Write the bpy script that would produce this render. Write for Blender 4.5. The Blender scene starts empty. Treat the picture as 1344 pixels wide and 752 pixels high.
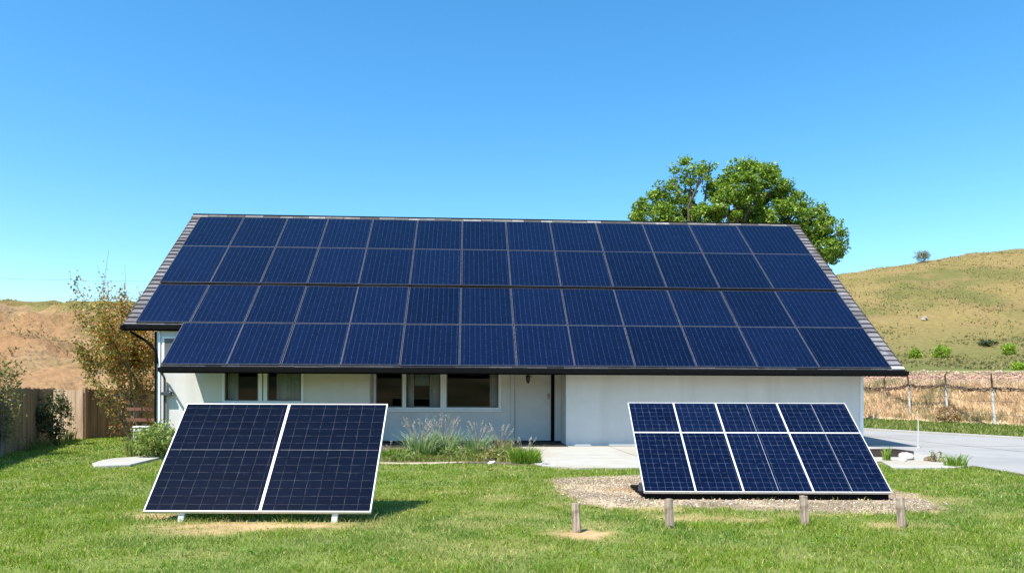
import bpy, math, random
import numpy as np
from mathutils import Vector, Matrix
random.seed(7); rng = np.random.default_rng(11)
R = math.radians

# ------------------------------------------------------------------ camera, sky, sun, exposure
scn = bpy.context.scene
COL = scn.collection
HC = 1.6
cam_d = bpy.data.cameras.new('camera'); cam = bpy.data.objects.new('camera', cam_d); COL.objects.link(cam)
cam.location = (0, 0, HC); cam.rotation_euler = (R(90), -0.003, 0)
cam_d.sensor_width = 36; cam_d.lens = 36 * 970 / 1344; cam_d.shift_y = 144 / 1344
cam_d.clip_end = 3000; cam_d.clip_start = 0.05
scn.camera = cam
SUN_EL, SUN_AZ = R(58.5), R(40)          # azimuth: degrees to the left of straight behind the camera
to_sun = Vector((-math.sin(SUN_AZ) * math.cos(SUN_EL), -math.cos(SUN_AZ) * math.cos(SUN_EL), math.sin(SUN_EL)))
w = bpy.data.worlds.new('World'); scn.world = w; w.use_nodes = True
nt = w.node_tree; bg = nt.nodes['Background']
sky = nt.nodes.new('ShaderNodeTexSky'); sky.sky_type = 'NISHITA'; sky.sun_disc = False
sky.sun_elevation = SUN_EL; sky.sun_rotation = math.atan2(to_sun.x, to_sun.y)
sky.altitude = 200; sky.air_density = 1.0; sky.dust_density = 0.35; sky.ozone_density = 2.2
hs = nt.nodes.new('ShaderNodeHueSaturation'); hs.inputs['Saturation'].default_value = 1.33; hs.inputs['Hue'].default_value = .492
nt.links.new(sky.outputs[0], hs.inputs['Color']); nt.links.new(hs.outputs[0], bg.inputs[0])
bg.inputs[1].default_value = 0.15
sd = bpy.data.lights.new('sun', 'SUN'); sd.energy = 5.0; sd.angle = R(0.5); sd.color = (1, .955, .88)
so = bpy.data.objects.new('sun', sd); COL.objects.link(so); so.location = (-20, -20, 40)
so.rotation_euler = to_sun.to_track_quat('Z', 'Y').to_euler()
vs = scn.view_settings; vs.view_transform = 'Standard'; vs.look = 'None'; vs.gamma = 1; vs.exposure = 0.8
vs.use_curve_mapping = False
scn.render.engine = 'CYCLES'

# ------------------------------------------------------------------ helpers
def tag(o, label=None, cat=None, group=None, kind=None):
    if label: o['label'] = label
    if cat: o['category'] = cat
    if group: o['group'] = group
    if kind: o['kind'] = kind
    return o

def empty(name, loc=(0, 0, 0), rot=(0, 0, 0), label=None, cat=None, group=None):
    o = bpy.data.objects.new(name, None); COL.objects.link(o); o.empty_display_size = .2
    o.location = loc; o.rotation_euler = rot
    return tag(o, label, cat, group)

class MB:
    def __init__(s): s.v = []; s.f = []; s.c = []; s.uv = []; s.smooth = False
    def add(s, vs_, fs, col=(1, 1, 1), uvs=None):
        b = len(s.v); s.v += [tuple(p) for p in vs_]
        for i, f in enumerate(fs):
            s.f.append([b + k for k in f]); s.c.append(col); s.uv.append(uvs[i] if uvs else None)
    def hexa(s, p, col=(1, 1, 1)):     # p: 4 bottom ccw, 4 top ccw
        s.add(p, [(3, 2, 1, 0), (4, 5, 6, 7), (0, 1, 5, 4), (1, 2, 6, 5), (2, 3, 7, 6), (3, 0, 4, 7)], col)
    def box(s, x0, x1, y0, y1, z0, z1, col=(1, 1, 1), fn=None):
        p = [(x0, y0, z0), (x1, y0, z0), (x1, y1, z0), (x0, y1, z0), (x0, y0, z1), (x1, y0, z1), (x1, y1, z1), (x0, y1, z1)]
        if fn: p = [fn(*q) for q in p]
        s.hexa(p, col)
    def tube(s, pts, rad, n=8, col=(1, 1, 1), cap=True):
        pts = [Vector(p) for p in pts]; rings = []
        if not hasattr(rad, '__len__'): rad = [rad] * len(pts)
        up = Vector((0.13, 0.31, 1)).normalized()
        for i, p in enumerate(pts):
            t = (pts[min(i + 1, len(pts) - 1)] - pts[max(i - 1, 0)]).normalized()
            a = t.cross(up)
            if a.length < .05: a = t.cross(Vector((1, .2, 0)))
            a.normalize(); b_ = a.cross(t).normalized()
            rings.append([p + (a * math.cos(2 * math.pi * k / n) + b_ * math.sin(2 * math.pi * k / n)) * rad[i] for k in range(n)])
        vs_ = [q for r in rings for q in r]; fs = []
        for i in range(len(pts) - 1):
            for k in range(n):
                fs.append((i * n + k, i * n + (k + 1) % n, (i + 1) * n + (k + 1) % n, (i + 1) * n + k))
        if cap:
            fs.append(tuple(range(n - 1, -1, -1))); fs.append(tuple((len(pts) - 1) * n + k for k in range(n)))
        s.add(vs_, fs, col)
    def lathe(s, prof, n=12, c=(0, 0, 0), col=(1, 1, 1)):   # prof: list of (r, z)
        vs_ = []; fs = []
        for r, z in prof:
            for k in range(n): vs_.append((c[0] + r * math.cos(2 * math.pi * k / n), c[1] + r * math.sin(2 * math.pi * k / n), c[2] + z))
        for i in range(len(prof) - 1):
            for k in range(n): fs.append((i * n + k, i * n + (k + 1) % n, (i + 1) * n + (k + 1) % n, (i + 1) * n + k))
        fs.append(tuple(range(n - 1, -1, -1))); fs.append(tuple((len(prof) - 1) * n + k for k in range(n)))
        s.add(vs_, fs, col)
    def build(s, name, mat, parent=None, smooth=False, bevel=0):
        me = bpy.data.meshes.new(name); me.from_pydata(s.v, [], s.f)
        at = me.color_attributes.new('Col', 'FLOAT_COLOR', 'CORNER')
        cols = []
        for f, c in zip(s.f, s.c): cols += list((*c, 1.0)) * len(f)
        at.data.foreach_set('color', cols)
        if any(u is not None for u in s.uv):
            uvl = me.uv_layers.new(name='UVMap'); out = []
            for f, u in zip(s.f, s.uv):
                for k in range(len(f)): out += list(u[k]) if u else [0.5, 0.5]
            uvl.data.foreach_set('uv', out)
        if smooth: me.polygons.foreach_set('use_smooth', [True] * len(me.polygons))
        me.update()
        return link(name, me, mat, parent, bevel)

def link(name, me, mat, parent=None, bevel=0):
    o = bpy.data.objects.new(name, me); COL.objects.link(o)
    if mat: me.materials.append(mat)
    if parent: o.parent = parent
    if bevel:
        m = o.modifiers.new('bevel', 'BEVEL'); m.width = bevel; m.segments = 2; m.limit_method = 'ANGLE'
    return o

def npmesh(name, V, F, mat, C=None, parent=None, smooth=False):
    """V (n,3); F: list of (k,m) int arrays of polygons with m corners; C (n,3) per-vertex colours"""
    me = bpy.data.meshes.new(name)
    me.vertices.add(len(V)); me.vertices.foreach_set('co', np.asarray(V, np.float32).ravel())
    loops = np.concatenate([f.ravel() for f in F]).astype(np.int32)
    tot = np.concatenate([np.full(len(f), f.shape[1]) for f in F]).astype(np.int32)
    st = np.concatenate([[0], np.cumsum(tot)[:-1]]).astype(np.int32)
    me.loops.add(len(loops)); me.loops.foreach_set('vertex_index', loops)
    me.polygons.add(len(tot)); me.polygons.foreach_set('loop_start', st); me.polygons.foreach_set('loop_total', tot)
    if smooth: me.polygons.foreach_set('use_smooth', np.ones(len(tot), bool))
    if C is not None:
        at = me.color_attributes.new('Col', 'FLOAT_COLOR', 'POINT')
        at.data.foreach_set('color', np.concatenate([C, np.ones((len(C), 1))], 1).astype(np.float32).ravel())
    me.update(calc_edges=True); me.validate()
    return link(name, me, mat, parent)

# value noise in numpy
_G = rng.random((256, 256))
def vnoise(x, y):
    xi = np.floor(x).astype(int); yi = np.floor(y).astype(int); fx = x - xi; fy = y - yi
    fx = fx * fx * (3 - 2 * fx); fy = fy * fy * (3 - 2 * fy)
    g = lambda a, b: _G[a % 256, b % 256]
    return (g(xi, yi) * (1 - fx) + g(xi + 1, yi) * fx) * (1 - fy) + (g(xi, yi + 1) * (1 - fx) + g(xi + 1, yi + 1) * fx) * fy
def fbm(x, y, o=4):
    t = 0; a = .5
    for k in range(o): t = t + a * vnoise(x * 2 ** k + 17 * k, y * 2 ** k + 5 * k); a *= .5
    return t
def sstep(a, b, x):
    t = np.clip((x - a) / (b - a), 0, 1); return t * t * (3 - 2 * t)

# ------------------------------------------------------------------ materials
def nodes(name):
    m = bpy.data.materials.new(name); m.use_nodes = True
    return m, m.node_tree, m.node_tree.nodes['Principled BSDF']
def N(nt, t, **k):
    n = nt.nodes.new(t)
    for a, b in k.items(): setattr(n, a, b)
    return n
def pmat(name, c1, c2, scale=5, rough=.8, bump=.2, bscale=40, stretch=(1, 1, 1), detail=6, spec=.3, attr=False, c3=None, s3=1.0, bdist=.02, stretch3=(1, 1, 1)):
    m, t, b = nodes(name); L = t.links.new
    tc = N(t, 'ShaderNodeTexCoord'); mp = N(t, 'ShaderNodeMapping'); mp.inputs['Scale'].default_value = stretch
    L(tc.outputs['Object'], mp.inputs[0])
    n1 = N(t, 'ShaderNodeTexNoise'); n1.inputs['Scale'].default_value = scale; n1.inputs['Detail'].default_value = detail
    n1.inputs['Roughness'].default_value = .65
    L(mp.outputs[0], n1.inputs[0])
    rp = N(t, 'ShaderNodeValToRGB'); rp.color_ramp.elements[0].color = (*c1, 1); rp.color_ramp.elements[1].color = (*c2, 1)
    rp.color_ramp.elements[0].position = .32; rp.color_ramp.elements[1].position = .68
    L(n1.outputs[0], rp.inputs[0]); out = rp.outputs[0]
    if c3:
        n3 = N(t, 'ShaderNodeTexNoise'); n3.inputs['Scale'].default_value = s3; n3.inputs['Detail'].default_value = 5
        mp3 = N(t, 'ShaderNodeMapping'); mp3.inputs['Scale'].default_value = stretch3; L(tc.outputs['Object'], mp3.inputs[0]); L(mp3.outputs[0], n3.inputs[0])
        r3 = N(t, 'ShaderNodeMapRange'); r3.inputs[1].default_value = .5; r3.inputs[2].default_value = .68; L(n3.outputs[0], r3.inputs[0])
        mx = N(t, 'ShaderNodeMix', data_type='RGBA'); L(r3.outputs[0], mx.inputs[0]); L(out, mx.inputs[6]); mx.inputs[7].default_value = (*c3, 1)
        out = mx.outputs[2]
    if attr:
        a = N(t, 'ShaderNodeAttribute', attribute_name='Col')
        mx = N(t, 'ShaderNodeMix', data_type='RGBA', blend_type='MULTIPLY'); mx.inputs[0].default_value = 1
        L(out, mx.inputs[6]); L(a.outputs['Color'], mx.inputs[7]); out = mx.outputs[2]
    L(out, b.inputs['Base Color']); b.inputs['Roughness'].default_value = rough; b.inputs['Specular IOR Level'].default_value = spec
    if bump:
        n2 = N(t, 'ShaderNodeTexNoise'); n2.inputs['Scale'].default_value = bscale; n2.inputs['Detail'].default_value = 5
        L(mp.outputs[0], n2.inputs[0])
        bp = N(t, 'ShaderNodeBump'); bp.inputs['Strength'].default_value = bump; bp.inputs['Distance'].default_value = bdist
        L(n2.outputs[0], bp.inputs['Height']); L(bp.outputs[0], b.inputs['Normal'])
    return m
def leafmat(name, trans=.35, rough=.5, spec=.3):
    m, t, b = nodes(name); L = t.links.new
    a = N(t, 'ShaderNodeAttribute', attribute_name='Col')
    L(a.outputs['Color'], b.inputs['Base Color']); b.inputs['Roughness'].default_value = rough; b.inputs['Specular IOR Level'].default_value = spec
    tr = N(t, 'ShaderNodeBsdfTranslucent'); hsv = N(t, 'ShaderNodeHueSaturation'); hsv.inputs['Value'].default_value = 1.3; hsv.inputs['Saturation'].default_value = 1.1
    L(a.outputs['Color'], hsv.inputs['Color']); L(hsv.outputs[0], tr.inputs[0])
    mx = N(t, 'ShaderNodeMixShader'); mx.inputs[0].default_value = trans
    L(b.outputs[0], mx.inputs[1]); L(tr.outputs[0], mx.inputs[2]); L(mx.outputs[0], t.nodes['Material Output'].inputs[0])
    return m
def linemask(t, sock, period, width, off=0.0):
    L = t.links.new
    a = N(t, 'ShaderNodeMath', operation='ADD'); a.inputs[1].default_value = off + period * 100; L(sock, a.inputs[0])
    d = N(t, 'ShaderNodeMath', operation='PINGPONG'); d.inputs[1].default_value = period / 2; L(a.outputs[0], d.inputs[0])
    l = N(t, 'ShaderNodeMath', operation='LESS_THAN'); l.inputs[1].default_value = width / 2; L(d.outputs[0], l.inputs[0])
    return l.outputs[0]
def cellmat(name, base, base2, line, px, wx, fx, py, wy, fy, rough=.18, coat=.0, spec=.4, specks=0, streak=(9, .8, 1)):
    """photovoltaic glass: UV in metres, thin conductor lines in both directions of uneven strength"""
    m, t, b = nodes(name); L = t.links.new
    uv = N(t, 'ShaderNodeUVMap', uv_map='UVMap'); sp = N(t, 'ShaderNodeSeparateXYZ')
    wn = N(t, 'ShaderNodeTexNoise'); wn.inputs['Scale'].default_value = 4; wn.inputs['Detail'].default_value = 2
    L(uv.outputs[0], wn.inputs[0])
    wv = N(t, 'ShaderNodeVectorMath', operation='MULTIPLY_ADD'); wv.inputs[1].default_value = (.022, .022, 0)
    L(wn.outputs['Color'], wv.inputs[0]); L(uv.outputs[0], wv.inputs[2]); L(wv.outputs[0], sp.inputs[0])
    oi = N(t, 'ShaderNodeObjectInfo')
    n1 = N(t, 'ShaderNodeTexNoise'); n1.inputs['Scale'].default_value = 6; n1.inputs['Detail'].default_value = 8; n1.inputs['Roughness'].default_value = .7
    n1.noise_dimensions = '4D'; rm = N(t, 'ShaderNodeMath', operation='MULTIPLY'); rm.inputs[1].default_value = 50
    L(oi.outputs['Random'], rm.inputs[0]); L(rm.outputs[0], n1.inputs['W']); L(uv.outputs[0], n1.inputs[0])
    mr = N(t, 'ShaderNodeMapRange'); mr.inputs[1].default_value = .35; mr.inputs[2].default_value = .65; L(n1.outputs[0], mr.inputs[0])
    # silicon cells differ a little from one to the next
    wh = N(t, 'ShaderNodeTexWhiteNoise', noise_dimensions='3D')
    sn = N(t, 'ShaderNodeVectorMath', operation='SNAP'); sn.inputs[1].default_value = (px, py, 1)
    cmb = N(t, 'ShaderNodeVectorMath', operation='ADD'); L(uv.outputs[0], sn.inputs[0]); L(sn.outputs[0], cmb.inputs[0])
    cx_ = N(t, 'ShaderNodeCombineXYZ'); L(rm.outputs[0], cx_.inputs[2]); L(cx_.outputs[0], cmb.inputs[1]); L(cmb.outputs[0], wh.inputs[0])
    av = N(t, 'ShaderNodeMix', data_type='FLOAT'); av.inputs[0].default_value = .45; L(mr.outputs[0], av.inputs[2]); L(wh.outputs[0], av.inputs[3])
    st = N(t, 'ShaderNodeMapping'); st.inputs['Scale'].default_value = streak; L(uv.outputs[0], st.inputs[0])
    ns = N(t, 'ShaderNodeTexNoise', noise_dimensions='4D'); ns.inputs['Scale'].default_value = 1; ns.inputs['Detail'].default_value = 4; L(st.outputs[0], ns.inputs[0]); L(rm.outputs[0], ns.inputs['W'])
    ms = N(t, 'ShaderNodeMapRange'); ms.inputs[1].default_value = .3; ms.inputs[2].default_value = .7; L(ns.outputs[0], ms.inputs[0])
    a2 = N(t, 'ShaderNodeMix', data_type='FLOAT'); a2.inputs[0].default_value = .5; L(av.outputs[0], a2.inputs[2]); L(ms.outputs[0], a2.inputs[3])
    a3 = N(t, 'ShaderNodeMath', operation='MULTIPLY_ADD'); a3.inputs[1].default_value = .55; a3.inputs[2].default_value = -.27; L(oi.outputs['Random'], a3.inputs[0])
    a4 = N(t, 'ShaderNodeMath', operation='ADD'); L(a2.outputs[0], a4.inputs[0]); L(a3.outputs[0], a4.inputs[1]); av = a4
    cm = N(t, 'ShaderNodeMix', data_type='RGBA'); cm.clamp_factor = True; cm.inputs[6].default_value = (*base, 1); cm.inputs[7].default_value = (*base2, 1); L(av.outputs[0], cm.inputs[0])
    n2 = N(t, 'ShaderNodeTexNoise'); n2.inputs['Scale'].default_value = 9; n2.inputs['Detail'].default_value = 4; L(uv.outputs[0], n2.inputs[0])
    m2 = N(t, 'ShaderNodeMapRange'); m2.inputs[1].default_value = .36; m2.inputs[2].default_value = .64; m2.inputs[3].default_value = .15; L(n2.outputs[0], m2.inputs[0])
    lx = linemask(t, sp.outputs[0], px, wx); ly = linemask(t, sp.outputs[1], py, wy)
    f1 = N(t, 'ShaderNodeMath', operation='MULTIPLY'); f1.inputs[1].default_value = fx; L(lx, f1.inputs[0])
    f2 = N(t, 'ShaderNodeMath', operation='MULTIPLY'); f2.inputs[1].default_value = fy; L(ly, f2.inputs[0])
    mxm = N(t, 'ShaderNodeMath', operation='MAXIMUM'); L(f1.outputs[0], mxm.inputs[0]); L(f2.outputs[0], mxm.inputs[1])
    fm = N(t, 'ShaderNodeMath', operation='MULTIPLY'); L(mxm.outputs[0], fm.inputs[0]); L(m2.outputs[0], fm.inputs[1])
    fac = fm.outputs[0]
    if specks:
        n3 = N(t, 'ShaderNodeTexNoise'); n3.inputs['Scale'].default_value = 45; n3.inputs['Detail'].default_value = 2; L(uv.outputs[0], n3.inputs[0])
        m3 = N(t, 'ShaderNodeMapRange'); m3.inputs[1].default_value = .70; m3.inputs[2].default_value = .76; m3.inputs[4].default_value = specks; L(n3.outputs[0], m3.inputs[0])
        mm = N(t, 'ShaderNodeMath', operation='MAXIMUM'); L(fac, mm.inputs[0]); L(m3.outputs[0], mm.inputs[1]); fac = mm.outputs[0]
    fin = N(t, 'ShaderNodeMix', data_type='RGBA'); L(fac, fin.inputs[0]); L(cm.outputs[2], fin.inputs[6]); fin.inputs[7].default_value = (*line, 1)
    L(fin.outputs[2], b.inputs['Base Color'])
    b.inputs['Roughness'].default_value = rough; b.inputs['Specular IOR Level'].default_value = spec
    return m

M = {}
M['stucco'] = pmat('white_stucco', (.60, .585, .555), (.655, .64, .61), 1.3, .9, .25, 120, bdist=.004, c3=(.575, .557, .52), s3=1.2, stretch3=(1.6, 1.6, .22))
M['trim'] = pmat('white_paint', (.76, .77, .77), (.83, .84, .84), 6, .5, .05, 60)
M['doorpaint'] = pmat('door_paint', (.54, .525, .49), (.60, .585, .555), 3, .5, .05, 60)
M['black'] = pmat('black_metal', (.003, .003, .0032), (.006, .006, .006), 6, .75, .1, 80, spec=.08)
M['darkwood'] = pmat('dark_wood', (.03, .022, .018), (.07, .05, .04), 8, .7, .3, 30, (1, .2, 1))
M['shingle'] = pmat('weathered_shingle', (.62, .6, .6), (1, .98, .97), 9, .85, .5, 60, (1, 1, 1), attr=True)
M['cap'] = pmat('ridge_tile', (.25, .24, .23), (.45, .43, .41), 3, .85, .4, 40, attr=True)
M['alu'] = pmat('dull_aluminium', (.034, .037, .052), (.08, .084, .104), 5, .5, .1, 80, spec=.3)
M['whitealu'] = pmat('white_frame', (.6, .6, .6), (.72, .72, .72), 10, .4, .05, 80, spec=.4)
M['seam'] = pmat('seam_metal', (.2, .21, .23), (.34, .35, .37), 14, .5, 0)
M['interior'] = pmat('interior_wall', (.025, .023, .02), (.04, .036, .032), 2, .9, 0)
M['curtain'] = pmat('curtain', (.5, .49, .44), (.68, .66, .6), 3, .95, .1, 30, (1, 1, .1))
M['pane_reflection'] = pmat('grey_blue_reflection', (.30, .36, .42), (.42, .5, .58), 3, .9, .1, 30)  # colour imitating a bluish reflection in the glass
M['concrete'] = pmat('concrete', (.345, .33, .285), (.41, .395, .345), 1.8, .9, .3, 60, c3=(.355, .315, .24), s3=.7, bdist=.006)
M['road'] = pmat('road_surface', (.275, .268, .255), (.325, .315, .30), 1.2, .9, .3, 90, c3=(.255, .25, .24), s3=.25, bdist=.006)
M['kerb'] = pmat('kerb_concrete', (.36, .35, .31), (.45, .44, .4), 3, .9, .3, 60)
M['fence'] = pmat('fence_wood', (.55, .5, .46), (1, .95, .9), 6, .85, .4, 30, (1, 1, .12), attr=True)
M['stake'] = pmat('weathered_stake', (.17, .12, .085), (.56, .44, .34), 22, .9, .7, 45, (1, 1, .1), c3=(.11, .075, .055), s3=9)
M['bark'] = pmat('bark', (.07, .055, .042), (.17, .135, .105), 9, .9, .6, 30, (1, 1, .3))
M['palebark'] = pmat('pale_bark', (.17, .12, .085), (.42, .34, .27), 10, .9, .5, 40, (1, 1, .3))
M['twig'] = pmat('twig_bark', (.07, .05, .035), (.26, .2, .15), 7, .9, .5, 40, (1, 1, .3))
M['leaf'] = leafmat('leaves', .35, .45, .35)
M['grass'] = leafmat('grass_blades', .45, .6, .1)
M['soil'] = pmat('bed_soil', (.09, .065, .045), (.2, .155, .11), 9, .95, .6, 50)
M['stone'] = pmat('pale_stone', (.36, .345, .31), (.5, .485, .45), 6, .9, .5, 25)
M['tanrock'] = pmat('tan_rock', (.30, .25, .18), (.46, .4, .31), 4, .9, .5, 20)
M['tube'] = pmat('post_paint', (.45, .44, .41), (.62, .61, .58), 8, .6, .2, 40)
M['rust'] = pmat('rusty_bracket', (.06, .035, .025), (.14, .08, .06), 14, .8, .3, 60)
M['gravelbase'] = pmat('gravel_bed', (.19, .135, .09), (.37, .285, .205), 22, .95, .7, 60, c3=(.30, .175, .085), s3=1.6)
M['pebble'] = pmat('pebbles', (.8, .8, .8), (1, 1, 1), 30, .9, .3, 80, attr=True)
M['roof_cells'] = cellmat('roof_panel_glass', (.0010, .0030, .0145), (.0027, .0070, .0305), (.07, .085, .16), .17, .013, .45, .13, .012, .08, .16, spec=.28)
M['array_cells'] = cellmat('dark_panel_glass', (.0010, .0020, .0062), (.0027, .0052, .0150), (.22, .22, .25), .175, .0055, .27, .125, .005, .24, .1, spec=.14, specks=.16, streak=(.7, 16, 1))
M['array_cells_blue'] = cellmat('blue_panel_glass', (.0012, .0034, .0155), (.0032, .0088, .034), (.17, .2, .28), .118, .006, .4, .106, .0055, .36, .1, spec=.16, specks=.12, streak=(1.2, 12, 1))

m, t, b = nodes('window_glass'); L = t.links.new                   # clear pane: see-through with a sharp reflection
gl = N(t, 'ShaderNodeBsdfGlossy'); gl.inputs['Roughness'].default_value = .015
tp = N(t, 'ShaderNodeBsdfTransparent'); tp.inputs[0].default_value = (.72, .77, .80, 1)
fr = N(t, 'ShaderNodeFresnel'); fr.inputs[0].default_value = 1.45
mx = N(t, 'ShaderNodeMixShader'); L(fr.outputs[0], mx.inputs[0]); L(tp.outputs[0], mx.inputs[1]); L(gl.outputs[0], mx.inputs[2])
L(mx.outputs[0], t.nodes['Material Output'].inputs[0]); M['glass'] = m

def vmat(name, rough=.95, bump=.5, bscale=8, bdist=.3, nscale=3, lo=.72, hi=1.25):
    """vertex-coloured terrain broken up by noise"""
    m, t, b = nodes(name); L = t.links.new
    a = N(t, 'ShaderNodeAttribute', attribute_name='Col'); tc = N(t, 'ShaderNodeTexCoord')
    n1 = N(t, 'ShaderNodeTexNoise'); n1.inputs['Scale'].default_value = nscale; n1.inputs['Detail'].default_value = 9; n1.inputs['Roughness'].default_value = .7
    L(tc.outputs['Object'], n1.inputs[0])
    mr = N(t, 'ShaderNodeMapRange'); mr.inputs[1].default_value = .3; mr.inputs[2].default_value = .7; mr.inputs[3].default_value = lo; mr.inputs[4].default_value = hi
    L(n1.outputs[0], mr.inputs[0])
    vm = N(t, 'ShaderNodeVectorMath', operation='SCALE'); L(a.outputs['Color'], vm.inputs[0]); L(mr.outputs[0], vm.inputs['Scale'])
    L(vm.outputs[0], b.inputs['Base Color']); b.inputs['Roughness'].default_value = rough; b.inputs['Specular IOR Level'].default_value = .1
    n2 = N(t, 'ShaderNodeTexNoise'); n2.inputs['Scale'].default_value = bscale; n2.inputs['Detail'].default_value = 6; L(tc.outputs['Object'], n2.inputs[0])
    bp = N(t, 'ShaderNodeBump'); bp.inputs['Strength'].default_value = bump; bp.inputs['Distance'].default_value = bdist
    L(n2.outputs[0], bp.inputs['Height']); L(bp.outputs[0], b.inputs['Normal'])
    return m
M['hill'] = vmat('hill_ground', bump=.7, bscale=1.2, bdist=.6, nscale=1.6)
M['lawn'] = vmat('lawn_ground', bump=.5, bscale=30, bdist=.03, nscale=14)
M['bank'] = vmat('bank_ground', bump=.35, bscale=3, bdist=.08, nscale=3, lo=.6, hi=1.3)

# ------------------------------------------------------------------ leaf and blade meshes (numpy)
def leaves(P, size, cols, aspect=.55, up=.3, outward=None):
    n = len(P); size = np.broadcast_to(size, (n,))[:, None]
    nr = rng.normal(size=(n, 3)); nr[:, 2] += up
    if outward is not None: nr += outward
    nr /= np.linalg.norm(nr, axis=1)[:, None] + 1e-9
    a = np.cross(nr, rng.normal(size=(n, 3))); a /= np.linalg.norm(a, axis=1)[:, None] + 1e-9
    b_ = np.cross(nr, a); fold = nr * size * .12
    V = np.stack([P - a * size * .5, P + b_ * size * .5 * aspect + fold, P + a * size * .5, P - b_ * size * .5 * aspect + fold], 1).reshape(-1, 3)
    F = (np.arange(n)[:, None] * 4 + np.arange(4)[None])
    F = np.concatenate([F[:, [0, 1, 2]], F[:, [0, 2, 3]]])
    return V, [F], np.repeat(cols, 4, 0)
def blades(P, h, wd, cols, lean=.35, tipcol=None, dirs=None):
    n = len(P); h = h[:, None]; wd = np.broadcast_to(wd, (n,))[:, None]
    th = rng.random(n) * 2 * np.pi if dirs is None else dirs
    d = np.stack([np.cos(th), np.sin(th), 0 * th], 1); ph = rng.random(n) * 2 * np.pi
    s = np.stack([np.cos(ph), np.sin(ph), 0 * ph], 1)
    ln = (lean * (.4 + rng.random(n) * 1.2))[:, None]
    up = np.array([0, 0, 1.])
    mid = P + up * h * .55 + d * h * ln * .3; tip = P + up * h * (1 - .25 * ln) + d * h * ln
    V = np.stack([P - s * wd * .5, P + s * wd * .5, mid - s * wd * .38, mid + s * wd * .38, tip], 1).reshape(-1, 3)
    i = np.arange(n)[:, None] * 5
    F4 = i + np.array([0, 1, 3, 2]); F3 = i + np.array([2, 3, 4])
    c = np.repeat(cols[:, None], 5, 1).copy(); 
    if tipcol is not None: c[:, 4] = tipcol; c[:, 2:4] = c[:, 2:4] * .6 + tipcol[:, None] * .4
    return V, [F4, F3], c.reshape(-1, 3)

# ------------------------------------------------------------------ house frame
PSI, D0, ZE, RUN, RISE = .0566, 22.2073, 2.5, 7.53, 6.1996
SL = math.hypot(RUN, RISE); cp, sp_ = RUN / SL, RISE / SL; PITCH = math.atan2(RISE, RUN)
UL, UR, UCUT, DUP = -12.14, 12.22, -10.31, .2217 * SL
cps, sps = math.cos(PSI), math.sin(PSI)
def HW(u, s, z): return Vector((u * cps - s * sps, D0 + u * sps + s * cps, z))
def inv(X, Y):
    dy = Y - D0; return X * cps + dy * sps, -X * sps + dy * cps
def RF(u, d, h): return (u, d * cp - h * sp_, ZE + d * sp_ + h * cp)            # front roof plane
def RB(u, d, h): return (u, 2 * RUN - (d * cp - h * sp_), ZE + d * sp_ + h * cp)

# ------------------------------------------------------------------ ground
FA0, FA1, FA2, FA3 = (-11.2, 14.0), (-15.9, 25.6), (-15.45, 26.7), (-16.0, 32.0)
road_L = [(9.8, 2), (10.35, 12), (10.55, 15.2), (10.75, 17.6), (10.95, 22), (11.5, 30), (11.9, 37), (9.5, 39.5), (0, 40.5), (-12, 40)]
road_R = [(27, 2), (25.0, 12), (23.6, 16), (22.9, 18), (21.6, 22), (18.8, 30), (16.7, 37), (13.5, 43), (0, 45), (-12, 44.5)]
def road_edges(Y):
    l = np.interp(Y, [p[1] for p in road_L[:7]], [p[0] for p in road_L[:7]])
    r = np.interp(Y, [p[1] for p in road_R[:7]], [p[0] for p in road_R[:7]]); return l, r
def inpoly(X, Y, P):
    c = np.zeros(X.shape, bool); n = len(P)
    for i in range(n):
        x0, y0 = P[i]; x1, y1 = P[(i + 1) % n]
        k = ((y0 > Y) != (y1 > Y)) & (X < (x1 - x0) * (Y - y0) / (y1 - y0 + 1e-12) + x0); c ^= k
    return c
def g(px, py, z=0): Y = 970 * (HC - z) / (py - 520); return ((px - 672) / 970 * Y, Y)
GRAVEL = [g(723, 629), g(780, 626), g(840, 624), g(1000, 624), g(1120, 634), g(1185, 645), g(1215, 656), g(1256, 667), g(1215, 672), g(1130, 673), g(1000, 669), g(900, 665), g(850, 664), g(800, 668), g(765, 662), g(742, 650)]
PATIO = [g(702, 611), g(714, 613.5), g(760, 616), g(900, 615), g(1060, 614), tuple(HW(11.2, -3.3, 0).xy), tuple(HW(11.34, 1.1, 0).xy), tuple(HW(1.4, 1.1, 0).xy), tuple(HW(.3, .6, 0).xy), g(702, 596)]
BED = [g(470, 608), g(560, 609), g(640, 609), g(712, 612), g(706, 594), tuple(HW(.3, .6, 0).xy), tuple(HW(-7, .6, 0).xy), g(440, 600)]
SLABP = [g(1172, 614.5), g(1215, 614.5), g(1252, 614), g(1278, 611), (10.45, 17.4), (10.7, 19.2), g(1185, 599.5), g(1150, 602)]
def jitter(X, Y, s=1.0, a=.16): return X + (fbm(X * s * 3, Y * s * 3, 3) - .45) * a * 2, Y + (fbm(X * s * 3 + 40, Y * s * 3 + 9, 3) - .45) * a * 2
def ell(X, Y, cx, cy, rx, ry): return np.exp(-((((X - cx) / rx) ** 2 + ((Y - cy) / ry) ** 2) ** 1.6))
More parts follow.
